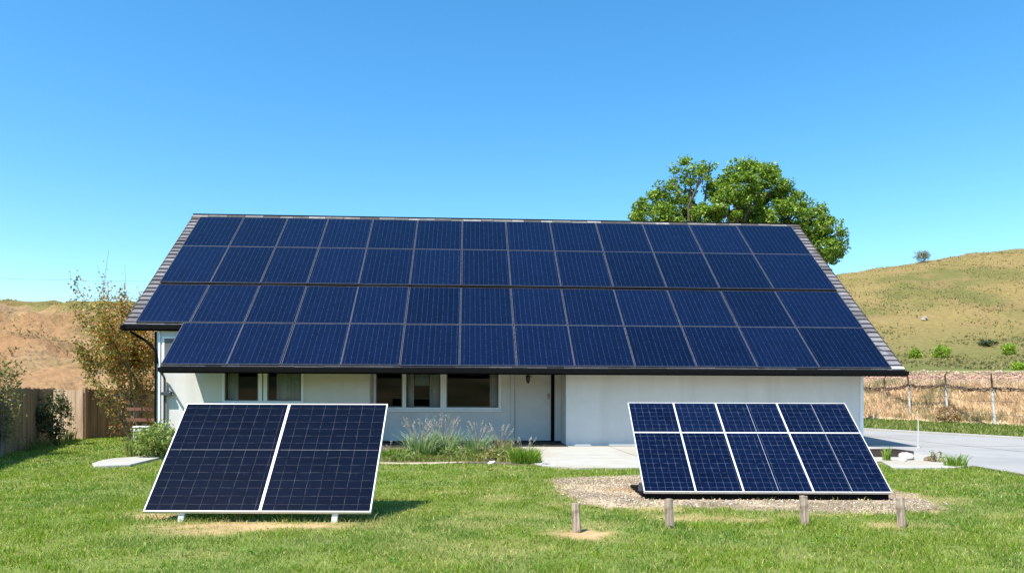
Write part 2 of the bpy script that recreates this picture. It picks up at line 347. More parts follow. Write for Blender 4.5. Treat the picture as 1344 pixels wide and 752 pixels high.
DRY = [(*g(762, 703), .36, .36, 1.15), (*g(300, 692), .95, .30, .95), (*g(385, 692), .75, .24, .85), (*g(200, 680), .42, .32, 1.0), (*g(255, 700), .5, .3, .6), (*g(900, 680), .55, .30, .7),
       (*g(975, 682), .4, .3, .55), (*g(1165, 690), .3, .25, .7), (*g(1225, 690), .3, .2, .35), (*g(660, 655), .5, .3, .3), (*g(735, 662), .25, .3, .4), (*g(470, 690), .5, .3, .3),
       (*g(790, 690), .4, .3, .25), (*g(255, 730), .4, .2, .25), (*g(1215, 655), .8, .5, .45), (*g(610, 690), .6, .3, .22), (*g(860, 668), .5, .3, .6), (*g(1060, 676), .6, .2, .4)]
def dryness(X, Y):
    jx, jy = jitter(X, Y, 1.6, .26); kx, ky = jitter(X, Y, 7, .09); jx = jx + kx - X; jy = jy + ky - Y; d = np.zeros(X.shape)
    for cx, cy, rx, ry, k in DRY: d = np.maximum(d, k * ell(jx, jy, cx, cy, rx, ry))
    ex, ey = jitter(X, Y, 2.2, .42); d = np.maximum(d, .62 * inpoly(ex, ey, GRAVEL))
    return np.clip(d + .16 * sstep(.5, .75, fbm(X * .9 + 3, Y * .9, 4)), 0, 1)
def fence_x(Y): return np.interp(Y, [14.0, 25.6, 26.6, 40], [-11.2, -15.9, -16.4, -16.4])
def lawn_ok(X, Y):
    jx, jy = jitter(X, Y, 1.5, .10)
    u, s = inv(X, Y)
    gx, gy = jitter(X, Y, 2.5, .22); bad = (inpoly(gx + rng.normal(size=X.shape) * .09, gy + rng.normal(size=X.shape) * .12, GRAVEL) & (rng.random(X.shape) < .97)) | inpoly(X, Y, PATIO) | inpoly(jx, jy, BED) | inpoly(X, Y, SLABP)
    bad |= (u > -11.6) & (u < 11.4) & (s > .9)
    l, r = road_edges(Y); bad |= (X > l - .05) & (X < r)
    bad |= (X > r) | (X < fence_x(Y) + .05)
    bad |= (X > 8.2) & (Y > 17.3)
    return ~bad

# one sheet to the horizon
xs = np.concatenate([np.linspace(-900, -60, 15), np.linspace(-55, 55, 45), np.linspace(60, 900, 15)])
ys = np.concatenate([np.linspace(-300, -10, 10), np.linspace(-5, 70, 40), np.linspace(80, 1200, 16)])
X, Y = np.meshgrid(xs, ys); n0, n1 = X.shape
idx = np.arange(n0 * n1).reshape(n0, n1)
F = np.stack([idx[:-1, :-1], idx[:-1, 1:], idx[1:, 1:], idx[1:, :-1]], -1).reshape(-1, 4)
k = fbm(X * .3, Y * .3).ravel()[:, None]
C = np.array([.13, .17, .045]) * (1 - k) + np.array([.24, .21, .08]) * k
o = npmesh('ground', np.stack([X.ravel(), Y.ravel(), 0 * X.ravel()], 1), [F], M['lawn'], C); tag(o, kind='structure')

# near lawn soil sheet with its bare and dry patches
xs = np.arange(-22, 22.01, .12); ys = np.arange(3, 33.01, .12)
X, Y = np.meshgrid(xs, ys); n0, n1 = X.shape; idx = np.arange(n0 * n1).reshape(n0, n1)
F = np.stack([idx[:-1, :-1], idx[:-1, 1:], idx[1:, 1:], idx[1:, :-1]], -1).reshape(-1, 4)
xc = X[:-1, :-1].ravel() + .06; yc = Y[:-1, :-1].ravel() + .06
l_, r_ = road_edges(yc); u_, s_ = inv(xc, yc)
keep = (xc > fence_x(yc) - .3) & (xc < l_ + .15) & ~((u_ > -11.4) & (u_ < 11.2) & (s_ > 1.3))
d = dryness(X, Y).ravel()[:, None]; kk = fbm(X * 2, Y * 2).ravel()[:, None]
C = (np.array([.10, .15, .03]) * (1 - kk) + np.array([.2, .22, .06]) * kk) * (1 - d) + (np.array([.43, .29, .145]) * (.65 + .7 * kk)) * d
jx, jy = jitter(X, Y, 2.5, .22); gi = inpoly(jx, jy, GRAVEL).astype(float)
for _ in range(2): gi = (gi + np.roll(gi, 1, 0) + np.roll(gi, -1, 0) + np.roll(gi, 1, 1) + np.roll(gi, -1, 1)) / 5
gi = gi.ravel()[:, None]; ka = sstep(.42, .6, fbm(X * 2.2 + 8, Y * 2.2, 4)).ravel()[:, None]
C = C * (1 - gi) + (np.array([.26, .195, .13]) * (1 - ka) + np.array([.46, .36, .235]) * ka) * gi
rd = np.exp(-(((X - 2.0) / .45) ** 2 + ((Y - 12.75) / .35) ** 2)).ravel()[:, None] * gi; C = C * (1 - .8 * rd) + np.array([.36, .18, .075]) * .8 * rd
Z = .006 + .004 * fbm(X, Y).ravel()
o = npmesh('lawn', np.stack([X.ravel(), Y.ravel(), Z], 1), [F[keep]], M['lawn'], C); tag(o, kind='structure')

def strip(name, Lp, Rp, z, mat):
    mb = MB()
    for i in range(len(Lp) - 1):
        mb.add([(*Lp[i], z), (*Rp[i], z), (*Rp[i + 1], z), (*Lp[i + 1], z)], [(0, 1, 2, 3)])
    return mb.build(name, mat)
tag(strip('road', road_L, road_R, .022, M['road']), kind='structure')
def ribbon(name, pts, wd, z0, z1, mat, off=0):
    mb = MB(); P = [Vector((*p, 0)) for p in pts]; ring = []
    for i, p in enumerate(P):
        t = (P[min(i + 1, len(P) - 1)] - P[max(i - 1, 0)]).normalized(); nrm = Vector((t.y, -t.x, 0))
        a = p + nrm * (off - wd / 2); c = p + nrm * (off + wd / 2)
        ring += [(a.x, a.y, z0), (c.x, c.y, z0), (c.x, c.y, z1), (a.x, a.y, z1)]
    fs = []
    for i in range(len(P) - 1):
        for k in range(4): fs.append((i * 4 + k, i * 4 + (k + 1) % 4, i * 4 + 4 + (k + 1) % 4, i * 4 + 4 + k))
    fs += [(3, 2, 1, 0), tuple(len(P) * 4 - 4 + k for k in range(4))]
    mb.add(ring, fs); return mb.build(name, mat, bevel=.01)
tag(ribbon('kerb', road_R, .22, -.02, .11, M['kerb'], .12), kind='structure')
tag(ribbon('road_edge', road_L[:7], .10, -.02, .034, M['soil'], -.06), kind='structure')
# joints in the road surface
jm = MB()
for (a, c) in (((11.0, 23.5), (20.6, 24.6)), ((15.4, 12), (14.3, 37))):
    A, B_ = Vector((*a, .027)), Vector((*c, .027)); t_ = (B_ - A).normalized(); nn = Vector((t_.y, -t_.x, 0)) * .02
    jm.add([A - nn, A + nn, B_ + nn, B_ - nn], [(0, 1, 2, 3)])
tag(jm.build('road_joint', M['soil']), kind='structure')

def polyslab(name, P, z0, z1, mat, sub=True):
    mb = MB(); n = len(P)
    mb.add([(*p, z0) for p in P] + [(*p, z1) for p in P], [tuple(range(n, 2 * n))] + [(i, (i + 1) % n, n + (i + 1) % n, n + i) for i in range(n)])
    o = mb.build(name, mat)
    return o
def ccw(P):
    a = sum(P[i][0] * P[(i + 1) % len(P)][1] - P[(i + 1) % len(P)][0] * P[i][1] for i in range(len(P)))
    return P if a > 0 else P[::-1]
tag(polyslab('patio', ccw(PATIO), -.05, .045, M['concrete']), kind='structure')
tag(polyslab('path', ccw(SLABP), -.05, .04, M['concrete']), kind='structure')
tag(polyslab('planting_bed', ccw(BED), -.05, .03, M['soil']), kind='structure')
pj = MB()
for x_ in (3.1, 6.2):
    a = HW(x_, -6.1, .0475); c = HW(x_, 1.05, .0475); pj.add([(a.x - .012, a.y, a.z), (a.x + .012, a.y, a.z), (c.x + .012, c.y, c.z), (c.x - .012, c.y, c.z)], [(0, 1, 2, 3)])
a, c = HW(1.2, -2.6, .0475), HW(11.2, -2.6, .0475); pj.add([(a.x, a.y - .012, a.z), (c.x, c.y - .012, c.z), (c.x, c.y + .012, c.z), (a.x, a.y + .012, a.z)], [(0, 1, 2, 3)])
tag(pj.build('patio_joint', M['soil']), kind='structure')
# gravel
gp = ccw(GRAVEL)
def pebbles(name, P, r, cols, mat):
    base = np.array([[1, 0, 0], [-1, 0, 0], [0, 1, 0], [0, -1, 0], [0, 0, 1], [0, 0, -1], [.7, .7, .3], [-.7, .7, .3], [-.7, -.7, .3], [.7, -.7, .3]], float)
    base = base[:6]; fc = np.array([[0, 2, 4], [2, 1, 4], [1, 3, 4], [3, 0, 4], [2, 0, 5], [1, 2, 5], [3, 1, 5], [0, 3, 5]])
    n = len(P); th = rng.random(n) * 6.28; sc = r[:, None] * (.6 + .8 * rng.random((n, 3))); sc[:, 2] *= .6
    V = base[None] * (1 + .3 * rng.normal(size=(n, 6, 1))) * sc[:, None]
    c, s = np.cos(th)[:, None], np.sin(th)[:, None]
    V = np.stack([V[..., 0] * c - V[..., 1] * s, V[..., 0] * s + V[..., 1] * c, V[..., 2]], -1) + P[:, None]
    return npmesh(name, V.reshape(-1, 3), [(np.arange(n)[:, None, None] * 6 + fc[None]).reshape(-1, 3)], mat, np.repeat(cols, 6, 0))
n = 48000; x = rng.uniform(.1, 8.7, n); y = rng.uniform(9, 16.5, n); jx, jy = jitter(x, y, 2.5, .22); k = inpoly(jx + rng.normal(size=n) * .10, jy + rng.normal(size=n) * .12, gp) & (rng.random(n) < .35 + .9 * sstep(.35, .6, fbm(x * 1.3, y * 1.3)))
x, y = x[k], y[k]; kk = rng.random((len(x), 1)); k2 = rng.random((len(x), 1))
cols = np.array([.30, .215, .145]) * (1 - kk) + np.array([.72, .62, .48]) * kk; cols = cols * (.6 + .5 * k2) 
o = pebbles('gravel', np.stack([x, y, np.full(len(x), .014)], 1), .006 + .017 * rng.random(len(x)) ** 2, cols, M['pebble']); tag(o, 'pink grey gravel chips spread around the right array', 'gravel', kind='stuff')

n = 5200; x = rng.uniform(.3, 8.6, n); y = rng.uniform(9, 16.5, n); jx, jy = jitter(x, y, 2.5, .2); k = inpoly(jx, jy, gp) & (fbm(x * 1.7 + 4, y * 1.7, 4) > .49); x, y = x[k], y[k]; n = len(x); q_ = rng.random((n, 1))
V, F, cc = blades(np.stack([x, y, np.full(n, .015)], 1), .03 + .06 * rng.random(n), .011, (np.array([.14, .2, .03]) * (1 - q_) + np.array([.5, .41, .2]) * q_) * (.6 + .7 * rng.random((n, 1))), .8)
tag(npmesh('dry_weeds', V, F, M['grass'], cc), 'thin straw and weeds growing through the gravel', 'weeds', kind='stuff')
# grass
def make_grass():
    Vs, F4s, F3s, Cs = [], [], [], []; off = 0
    for (y0, y1, dens, hh, ww) in ((5.6, 8.5, 3600, .050, .0062), (8.5, 11.5, 2700, .052, .0074), (11.5, 15.5, 1500, .054, .0098), (15.5, 21, 700, .058, .014), (21, 33, 290, .062, .024)):
        xm = min(.74 * y1 + 1.2, 18); area = 2 * xm * (y1 - y0); n = int(area * dens)
        x = rng.uniform(-xm, xm, n); y = rng.uniform(y0, y1, n)
        k = lawn_ok(x, y) & (np.abs(x) < .74 * y + 1.2); x, y = x[k], y[k]
        d = dryness(x, y); tuft = fbm(x * 3.1, y * 3.1, 3)
        k = rng.random(len(x)) > d * (.80 + .45 * sstep(.4, .6, fbm(x * 6, y * 6, 3))) ; k &= rng.random(len(x)) < .55 + .9 * sstep(.3, .6, tuft)
        x, y, d, tuft = x[k], y[k], d[k], tuft[k]; n = len(x)
        lo = fbm(x * .45 + 9, y * .45, 4); r = rng.random(n)
        h = hh * (.5 + .8 * rng.random(n) + .7 * (rng.random(n) < .06)) * (.55 + .95 * tuft) * (1 - .55 * d) * (.8 + .5 * lo)
        # taller where the mower does not reach
        near = np.zeros(n)
        for (cx_, cy_, rr) in ((-3.2, 9.35, 1.7), (3.9, 10.6, .0)):
            near = np.maximum(near, (np.abs(x - cx_) < rr) * np.exp(-((y - cy_) / .22) ** 2))
        for (sx, sy) in STAKES: near = np.maximum(near, .6 * np.exp(-((x - sx) ** 2 + (y - sy) ** 2) / .06))
        h *= 1 + .9 * near
        g1, g2, g3 = np.array([.125, .225, .014]), np.array([.285, .38, .045]), np.array([.58, .50, .22])
        q = np.clip(.3 + lo * .5 - .05 + .6 * (r - .5), 0, 1)[:, None]
        c = g1 * (1 - q) + g2 * q
        cool = (.7 * sstep(.48, .66, fbm(x * .75 + 21, y * .75 + 4, 4)))[:, None]; c = c * (1 - cool) + np.array([.12, .24, .035]) * (.7 + .6 * r[:, None]) * cool
        dd = np.clip(d * .9 + (rng.random(n) < .17) * .8 + .35 * sstep(.5, .7, fbm(x * 1.4 + 50, y * 1.4, 4)) * rng.random(n), 0, 1)[:, None]
        c = c * (1 - dd) + g3 * dd; c *= (.55 + .85 * rng.random((n, 1)) ** 1.2)
        V, (f4, f3), cc = blades(np.stack([x, y, np.zeros(n)], 1), h, ww * (.7 + .6 * rng.random(n)), c, .55)
        Vs.append(V); F4s.append(f4 + off); F3s.append(f3 + off); Cs.append(cc); off += len(V)
    o = npmesh('grass', np.concatenate(Vs), [np.concatenate(F4s), np.concatenate(F3s)], M['grass'], np.concatenate(Cs))
    tag(o, 'short mown bright green lawn grass in front of the house', 'grass', kind='stuff')
STAKES = [g(758, 699), g(880, 693), g(1058, 690), g(1185, 691)]
make_grass()

# grass on the verge beyond the road, up to the bank
n = 42000; y = rng.uniform(14, 62, n); x = rng.uniform(12, 40, n)
l_, r_ = road_edges(np.clip(y, 2, 37)); r_ = np.where(y > 37, np.interp(y, [37, 43, 62], [16.7, 13.6, 12]), r_)
def bank_x(Y): return np.interp(Y, [12, 30, 42, 55, 64, 80], [38, 33, 29.1, 26.3, 24, 20])
k = (x > r_ + .3) & (x < bank_x(y) + .6); x, y = x[k], y[k]; n = len(x); r = rng.random((n, 1)); lo = fbm(x * .3, y * .3)[:, None]
c = np.array([.08, .14, .02]) * (1 - lo) + np.array([.19, .24, .05]) * lo; dd = (rng.random((n, 1)) < .25) * .6; c = (c * (1 - dd) + np.array([.40, .35, .16]) * dd) * (.75 + .5 * r)
V, F, cc = blades(np.stack([x, y, 0 * x], 1), .09 + .12 * rng.random(n), .05, c, .6)
tag(npmesh('verge_grass', V, F, M['grass'], cc), 'green grass strip between the road and the dry bank', 'grass', kind='stuff')

# bank beyond the road: dry grass face, reddish rubble along its top
ts = np.linspace(0, 1, 140); BY = 12 + ts * 68; BX = bank_x(BY)
prof = [(-.2, -.1), (.25, .35), (.7, 1.1), (1.1, 1.75), (1.5, 2.25), (2.0, 2.45), (2.5, 2.75), (3.0, 3.1), (3.6, 3.35), (4.6, 3.45), (9, 3.5), (16, 3.45)]
V = []; C = []
for bx, by in zip(BX, BY):
    for j, (dx, dz) in enumerate(prof):
        nz = fbm(np.array(by * .8 + j * 3.1), np.array(j * 1.7 + bx), 3) - .45
        sc = np.interp(by, [12, 42, 58, 80], [.85, .93, 1.08, 1.2])
        V.append((bx + dx * .97 + nz * .7, by + dx * .22, dz * sc + nz * (.35 if 0 < j < 9 else .08)))
        a = float(fbm(np.array(by * .9), np.array(j * .9 + 3), 3))
        if j in (5, 6, 7): c_ = np.array([.40, .25, .17]) * (.7 + .6 * a)
        elif j > 7: c_ = np.array([.22, .23, .08]) * (.8 + .4 * a)
        else: c_ = np.array([.52, .39, .24]) * (.75 + .5 * a)
        C.append(c_)
nj = len(prof); idx = np.arange(len(V)).reshape(-1, nj)
F = np.stack([idx[:-1, :-1], idx[:-1, 1:], idx[1:, 1:], idx[1:, :-1]], -1).reshape(-1, 4)
o = npmesh('embankment', np.array(V), [F], M['bank'], np.array(C)); tag(o, kind='structure')
Vb = np.array(V).reshape(-1, nj, 3)
def on_bank(n, j0, j1, y0=16, y1=78):
    a = rng.uniform((y0 - 12) / 68, (y1 - 12) / 68, n) * 139; b_ = rng.uniform(j0, j1, n)
    i = np.clip(a.astype(int), 0, 138); j = np.clip(b_.astype(int), 0, nj - 2); fa = (a - i)[:, None]; fb = (b_ - j)[:, None]
    return (Vb[i, j] * (1 - fa) + Vb[i + 1, j] * fa) * (1 - fb) + (Vb[i, j + 1] * (1 - fa) + Vb[i + 1, j + 1] * fa) * fb
n = 46000; P = on_bank(n, .4, 5.2); r = rng.random((n, 1))
c = (np.array([.54, .38, .22]) * (1 - r) + np.array([.88, .74, .53]) * r) * (.7 + .5 * rng.random((n, 1)))
gm = (fbm(P[:, 1] * .5, P[:, 2] * 2 + 3)[:, None] > .56) * .5; c = c * (1 - gm) + np.array([.2, .2, .06]) * gm
V, F, cc = blades(P, .25 + .4 * rng.random(n), .04, c, .45)
tag(npmesh('dry_grass', V, F, M['grass'], cc), 'straw coloured dry grass covering the bank face behind the fence', 'grass', kind='stuff')
n = 9000; P = on_bank(n, 4.6, 8.4); r = rng.random((n, 1))
c = (np.array([.30, .16, .11]) * (1 - r) + np.array([.62, .46, .36]) * r) * (.6 + .6 * rng.random((n, 1)))
tag(pebbles('rubble', P + np.array([0, 0, .03]), .03 + .085 * rng.random(n) ** 2, c, M['pebble']), 'reddish broken stone rubble along the top of the bank', 'rubble', kind='stuff')

# hills
def hill(name, X, Y, Z, C):
    n0, n1 = X.shape; idx = np.arange(n0 * n1).reshape(n0, n1)
    F = np.stack([idx[:-1, :-1], idx[:-1, 1:], idx[1:, 1:], idx[1:, :-1]], -1).reshape(-1, 4)
    return tag(npmesh(name, np.stack([X, Y, Z], -1).reshape(-1, 3), [F], M['hill'], C.reshape(-1, 3), smooth=True), kind='structure')
def right_z(X, Y):
    crest = np.interp(X, [-60, 0, 40, 67, 86, 104, 150, 260], [3, 8, 19, 26.6, 29.6, 32.0, 37, 44])
    s = np.clip((Y - 50) / 100, 0, 1); base = np.interp(Y, [44, 50, 62], [2.75, 3.0, 3.5])
    z = base + (crest - base) * (.32 * s + .68 * sstep(0, 1.12, s) / sstep(0, 1.12, np.array(1.0)))
    z = z - np.clip(Y - 150, 0, 400) ** 1.5 * .01
    return z + (fbm(X * .07, Y * .07, 5) - .47) * 1.7 * np.clip(s * 3, 0, 1) + (fbm(X * .5, Y * .5, 3) - .45) * .5 * np.clip(s * 4, 0, 1)
xs = np.linspace(0, 260, 220); ys = np.linspace(44, 260, 190); X, Y = np.meshgrid(xs, ys)
Xs = X + np.where(True, np.interp(Y, [44, 64, 90], [31.5, 27, 0]) * np.clip(1 - X / 60, 0, 1), 0)
X = Xs; Z = right_z(X, Y); Z[0] = 1.5; Z[:, 0] = 1.5
k = sstep(.38, .62, fbm(X * .09 + 5, Y * .055, 5))[..., None]; k2 = sstep(.5, .66, fbm(X * .22, Y * .13 + 31, 4))[..., None]
low = np.clip(1 - (Y - 55) / 45, 0, 1)[..., None]
C = np.array([.40, .32, .125]) * (1 - k) + np.array([.235, .24, .075]) * k
C = C * (1 - .5 * k2) + np.array([.44, .30, .15]) * .5 * k2
C = C * (1 - .85 * low) + np.array([.165, .225, .06]) * .85 * low
C = C * np.array([.56, .52, .50])
hill('hill', X, Y, Z, C)
def left_z(X, Y):
    crest = np.interp(X, [-260, -140, -83, -60, -35, 0, 40], [14.2, 15.9, 16.2, 16.4, 15.2, 8.5, 2])
    s = np.clip((Y - 42) / 78, 0, 1)
    z = crest * (.45 * s + .55 * sstep(0, 1.1, s) / sstep(0, 1.1, np.array(1.0))) - np.clip(Y - 120, 0, 400) ** 1.5 * .012
    er = np.abs(fbm(X * .13 + 3, Y * .045 + 8, 5) - .47)
    return z + (er * -17 + 2.4) * np.sin(np.pi * np.clip(s, 0, 1)) ** .8 + (fbm(X * .4, Y * .4, 4) - .45) * .7 * np.clip(s * 4, 0, 1)
xs = np.linspace(-260, -4, 220); ys = np.linspace(41, 230, 170); X, Y = np.meshgrid(xs, ys); Z = left_z(X, Y); Z[0] = -.5
s = np.clip((Y - 42) / 78, 0, 1)[..., None]; k = fbm(X * .08, Y * .08, 5)[..., None]; k2 = sstep(.5, .62, fbm(X * .2 + 8, Y * .12, 4))[..., None]
C = np.array([.36, .205, .105]) * (1 - k) + np.array([.52, .34, .185]) * k
C = C * (1 - .55 * k2) + np.array([.56, .41, .24]) * .55 * k2
gr = sstep(.70, .80, s + (k - .47) * .5); C = C * (1 - gr) + np.array([.27, .25, .085]) * gr
k4 = sstep(.50, .62, fbm(X * .16 + 77, Y * .1, 4))[..., None]; C = (C * (1 - .6 * k4) + np.array([.22, .19, .075]) * .6 * k4) * np.array([.60, .56, .50])
hill('hill', X, Y, Z, C)
xs = np.linspace(-220, 220, 90); ys = np.linspace(-170, -45, 50); X, Y = np.meshgrid(xs, ys); s = np.clip((-45 - Y) / 90, 0, 1)
Z = s * (13 + 7 * fbm(X * .02, Y * .02 + 9, 3)) + (fbm(X * .08, Y * .08) - .45) * 3 * s; Z[-1] = -.3
k = sstep(.42, .58, fbm(X * .06 + 2, Y * .06, 4))[..., None]; C = np.array([.30, .23, .11]) * (1 - k) + np.array([.06, .085, .03]) * k
hill('hill', X, Y, Z, C)  # unseen hill behind the camera, added to darken what the window panes reflect
# tussocks on the hills
n = 22000; y = 58 + 95 * rng.random(n) ** 1.2; a = rng.uniform(.40, .75, n); x = a * y; z = right_z(x, y); kk = fbm(x * .2, y * .15, 4); k = rng.random(n) < sstep(.3, .65, kk)
x, y, z = x[k], y[k], z[k]; n = len(x); r = rng.random((n, 1)); c = (np.array([.22, .205, .07]) * (1 - r) + np.array([.36, .30, .14]) * r) * (.75 + .4 * rng.random((n, 1)))
V, F, cc = blades(np.stack([x, y, z - .05], 1), (.12 + .22 * rng.random(n)), .1 + .15 * rng.random(n), c, .7)
tag(npmesh('hill_grass', V, F, M['grass'], cc), 'dry and green tussocks dotted over the right hillside', 'grass', kind='stuff')
n = 9000; y = 50 + 72 * rng.random(n); a = rng.uniform(-.76, -.40, n); x = a * y; z = left_z(x, y); k = rng.random(n) < sstep(.35, .7, fbm(x * .2, y * .2, 4)); x, y, z = x[k], y[k], z[k]; n = len(x)
r = rng.random((n, 1)); c = np.array([.16, .13, .05]) * (1 - r) + np.array([.42, .31, .16]) * r
V, F, cc = blades(np.stack([x, y, z - .05], 1), (.15 + .3 * rng.random(n)), .1 + .15 * rng.random(n), c, .7)
tag(npmesh('hill_scrub', V, F, M['grass'], cc), 'sparse dry scrub on the bare brown left hillside', 'scrub', kind='stuff')

# ------------------------------------------------------------------ house
house = empty('house', (0, D0, 0), (0, 0, PSI), 'white bungalow with a steep grey shingled roof covered in dark solar panels', 'house')
SW, SF, SR, WL, WR, UP, UM = 2.4, 1.75, 1.1, -11.09, 11.36, 1.78, -4.47      # wall planes (behind the eave) and ends
TH = .2
def under(s): return ZE + s * RISE / RUN - .30
W1 = (-9.10, -6.56, 1.36, 2.42)       # left window opening u0,u1,z0,z1
W2 = (-4.43, -.24, 1.15, 2.52)
DR = (.17, 1.56, .12, 2.42)
def front_wall(us, ops, S):
    mb = MB(); top, tb = under(S), under(S + TH)
    for a, c in zip(us[:-1], us[1:]):
        z0 = .12; h_ = [o_ for o_ in ops if abs(o_[0] - a) < 1e-6]
        if h_:
            if h_[0][2] > .2: mb.box(a, c, S, S + TH, .12, h_[0][2])
            z0 = h_[0][3]
        mb.hexa([(a, S, z0), (c, S, z0), (c, S + TH, z0), (a, S + TH, z0), (a, S, top), (c, S, top), (c, S + TH, tb), (a, S + TH, tb)])
    return mb.build('wall', M['stucco'], house)
front_wall([WL, W1[0], W1[1], UM], [W1], SF)
front_wall([UM, W2[0], W2[1], DR[0], DR[1], UP], [W2, DR], SW)
mb = MB(); mb.hexa([(UM - TH, SF + TH, .12), (UM, SF + TH, .12), (UM, SW + TH, .12), (UM - TH, SW + TH, .12), (UM - TH, SF + TH, under(SF + TH)), (UM, SF + TH, under(SF + TH)), (UM, SW + TH, under(SW + TH)), (UM - TH, SW + TH, under(SW + TH))])
mb.build('wall', M['stucco'], house)
mb = MB(); t1, t2 = under(SR), under(SR + TH)
mb.hexa([(UP, SR, 0), (WR, SR, 0), (WR, SR + TH, 0), (UP, SR + TH, 0), (UP, SR, t1), (WR, SR, t1), (WR, SR + TH, t2), (UP, SR + TH, t2)])
mb.build('wall', M['stucco'], house)
mb = MB(); t3 = under(SW + TH)           # return beside the door
mb.hexa([(UP, SR + TH, 0), (UP + TH, SR + TH, 0), (UP + TH, SW + TH, 0), (UP, SW + TH, 0), (UP, SR + TH, t2), (UP + TH, SR + TH, t2), (UP + TH, SW + TH, t3), (UP, SW + TH, t3)])
mb.build('wall', M['stucco'], house)
BK = 2 * RUN - 1.0
def gable(u0, u1, s0):
    mb = MB(); pr = [(s0, 0), (BK, 0), (BK, under(1.0)), (RUN, under(RUN)), (s0, under(s0))]; n = 5
    mb.add([(u0, s, z) for s, z in pr] + [(u1, s, z) for s, z in pr], [tuple(range(n - 1, -1, -1)), tuple(range(n, 2 * n))] + [(i, (i + 1) % n, n + (i + 1) % n, n + i) for i in range(n)])
    return mb.build('gable_wall', M['stucco'], house)
gable(WL, WL + TH, SF + TH); gable(WR - TH, WR, SR + TH)
mb = MB(); mb.box(WL + TH, WR - TH, BK - TH, BK, 0, under(1.0)); mb.build('back_wall', M['stucco'], house)
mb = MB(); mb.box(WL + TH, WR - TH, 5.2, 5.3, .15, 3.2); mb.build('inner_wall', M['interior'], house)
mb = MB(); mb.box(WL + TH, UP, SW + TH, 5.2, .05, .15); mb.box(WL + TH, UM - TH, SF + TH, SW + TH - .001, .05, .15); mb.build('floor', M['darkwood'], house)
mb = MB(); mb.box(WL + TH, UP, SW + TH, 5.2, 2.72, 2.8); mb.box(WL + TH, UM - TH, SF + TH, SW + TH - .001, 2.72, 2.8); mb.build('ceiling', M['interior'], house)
mb = MB(); mb.box(WL + .02, UM - .03, SF + .03, SF + TH - .02, -.02, .12); mb.box(UM - .03, UP - .002, SW + .03, SW + TH - .02, -.02, .12); mb.box(UM - .15, UM - .03, SF + TH - .02, SW + .1, -.02, .12); mb.build('foundation', M['black'], house)
mb = MB(); mb.box(UM, UP - .004, .62, SW + .02, -.02, .06)
for i in range(12): mb.box(UM, UP - .004, .64 + i * .15, .64 + i * .15 + .135, .06, .072)
mb.build('porch_floor', M['darkwood'], house)
mb = MB(); mb.box(WR, WR + .10, SR - .03, SR + .1, 0, under(SR) - .05); mb.build('corner_board', M['trim'], house)
mb = MB(); mb.box(WL - .03, WL + .07, SF - .03, SF - .002, .12, under(SF) - .03); mb.build('corner_board', M['trim'], house)

# roof: deck, shingle courses, ridge caps, rakes, eaves
roof = empty('roof'); roof.parent = house
mb = MB()
mb.box(UL, UR, DUP, SL, -.28, -.10, fn=RF); mb.box(UCUT, UR, .03, DUP, -.28, -.10, fn=RF); mb.box(UL, UR, .03, SL, -.28, -.10, fn=RB)
mb.build('deck', M['darkwood'], roof)
mb = MB()
for fn in (RF, RB):
    nc = 38; ex = SL / nc
    for i in range(nc):
        d0 = i * ex; u = (UL if (fn is RB or d0 >= DUP - .12) else UCUT); u += 0
        while u < UR - .01:
            wd = random.uniform(.4, 1.1); u1 = min(u + wd, UR)
            if UR - u1 < .12: u1 = UR
            k = random.uniform(.11, .25); tn = random.uniform(-.006, .008)
            dl = d0 + random.uniform(-.012, .012); hl = -.045 + random.uniform(-.006, .012)
            if fn is RF and d0 < DUP and u < UCUT: dl = max(dl, DUP)
            p = [(u, dl, -.10), (u1 - .006, dl, -.10), (u1 - .006, d0 + ex, -.10), (u, d0 + ex, -.10), (u, dl, hl), (u1 - .006, dl, hl), (u1 - .006, d0 + ex + .02, -.092), (u, d0 + ex + .02, -.092)]
            mb.hexa([fn(*q) for q in p], (k + tn + .003, k * .98, k * 1.02))
            u = u1
mb.build('shingles', M['shingle'], roof)
mb = MB(); u = UL
while u < UR - .01:
    u1 = min(u + random.uniform(.45, .75), UR); k = random.choice((.2, .3, .4, .5, .8)); j = random.uniform(-.012, .018); zt = ZE + RISE + .0 + j * .6
    for sg in (-1, 1):
        a = [(u, RUN, zt - .06), (u1 - .02, RUN, zt - .06), (u1 - .02, RUN + sg * .1, zt - .15), (u, RUN + sg * .1, zt - .15), (u, RUN, zt), (u1 - .02, RUN, zt), (u1 - .02, RUN + sg * .115, zt - .10), (u, RUN + sg * .115, zt - .10)]
        if sg < 0: a = [a[1], a[0], a[3], a[2], a[5], a[4], a[7], a[6]]
        mb.hexa(a, (k, k * .97, k * .95))
    u = u1
mb.build('ridge_cap', M['cap'], roof)
mb = MB(); mb.box(UL + .002, UR - .002, RUN - .03, RUN + .03, ZE + RISE - .02, ZE + RISE + .03); mb.build('ridge_vent', M['black'], roof)
for (uu, d0, fn) in ((UL, DUP, RF), (UR, .03, RF), (UL, .03, RB), (UR, .03, RB), (UCUT, .03, RF)):
    mb = MB(); d1 = SL if uu != UCUT else DUP
    a, c = (uu - .03, uu - .001) if uu < 0 else (uu + .001, uu + .03)
    mb.box(a, c, d0, d1, -.31, -.06, fn=fn); mb.build('bargeboard', M['darkwood'], roof)
def eave(u0, u1, d0, back=False):
    s0 = d0 * cp; z = ZE + d0 * sp_; mb = MB()
    y0, y1 = s0 - .13, s0 + .03
    if back: y0, y1 = 2 * RUN - s0 - .03, 2 * RUN - s0 + .13
    mb.box(u0, u1, y1 - .03 if not back else y0, y1 if not back else y0 + .03, z - .25, z - .07)        # fascia
    return mb, y0, y1, z
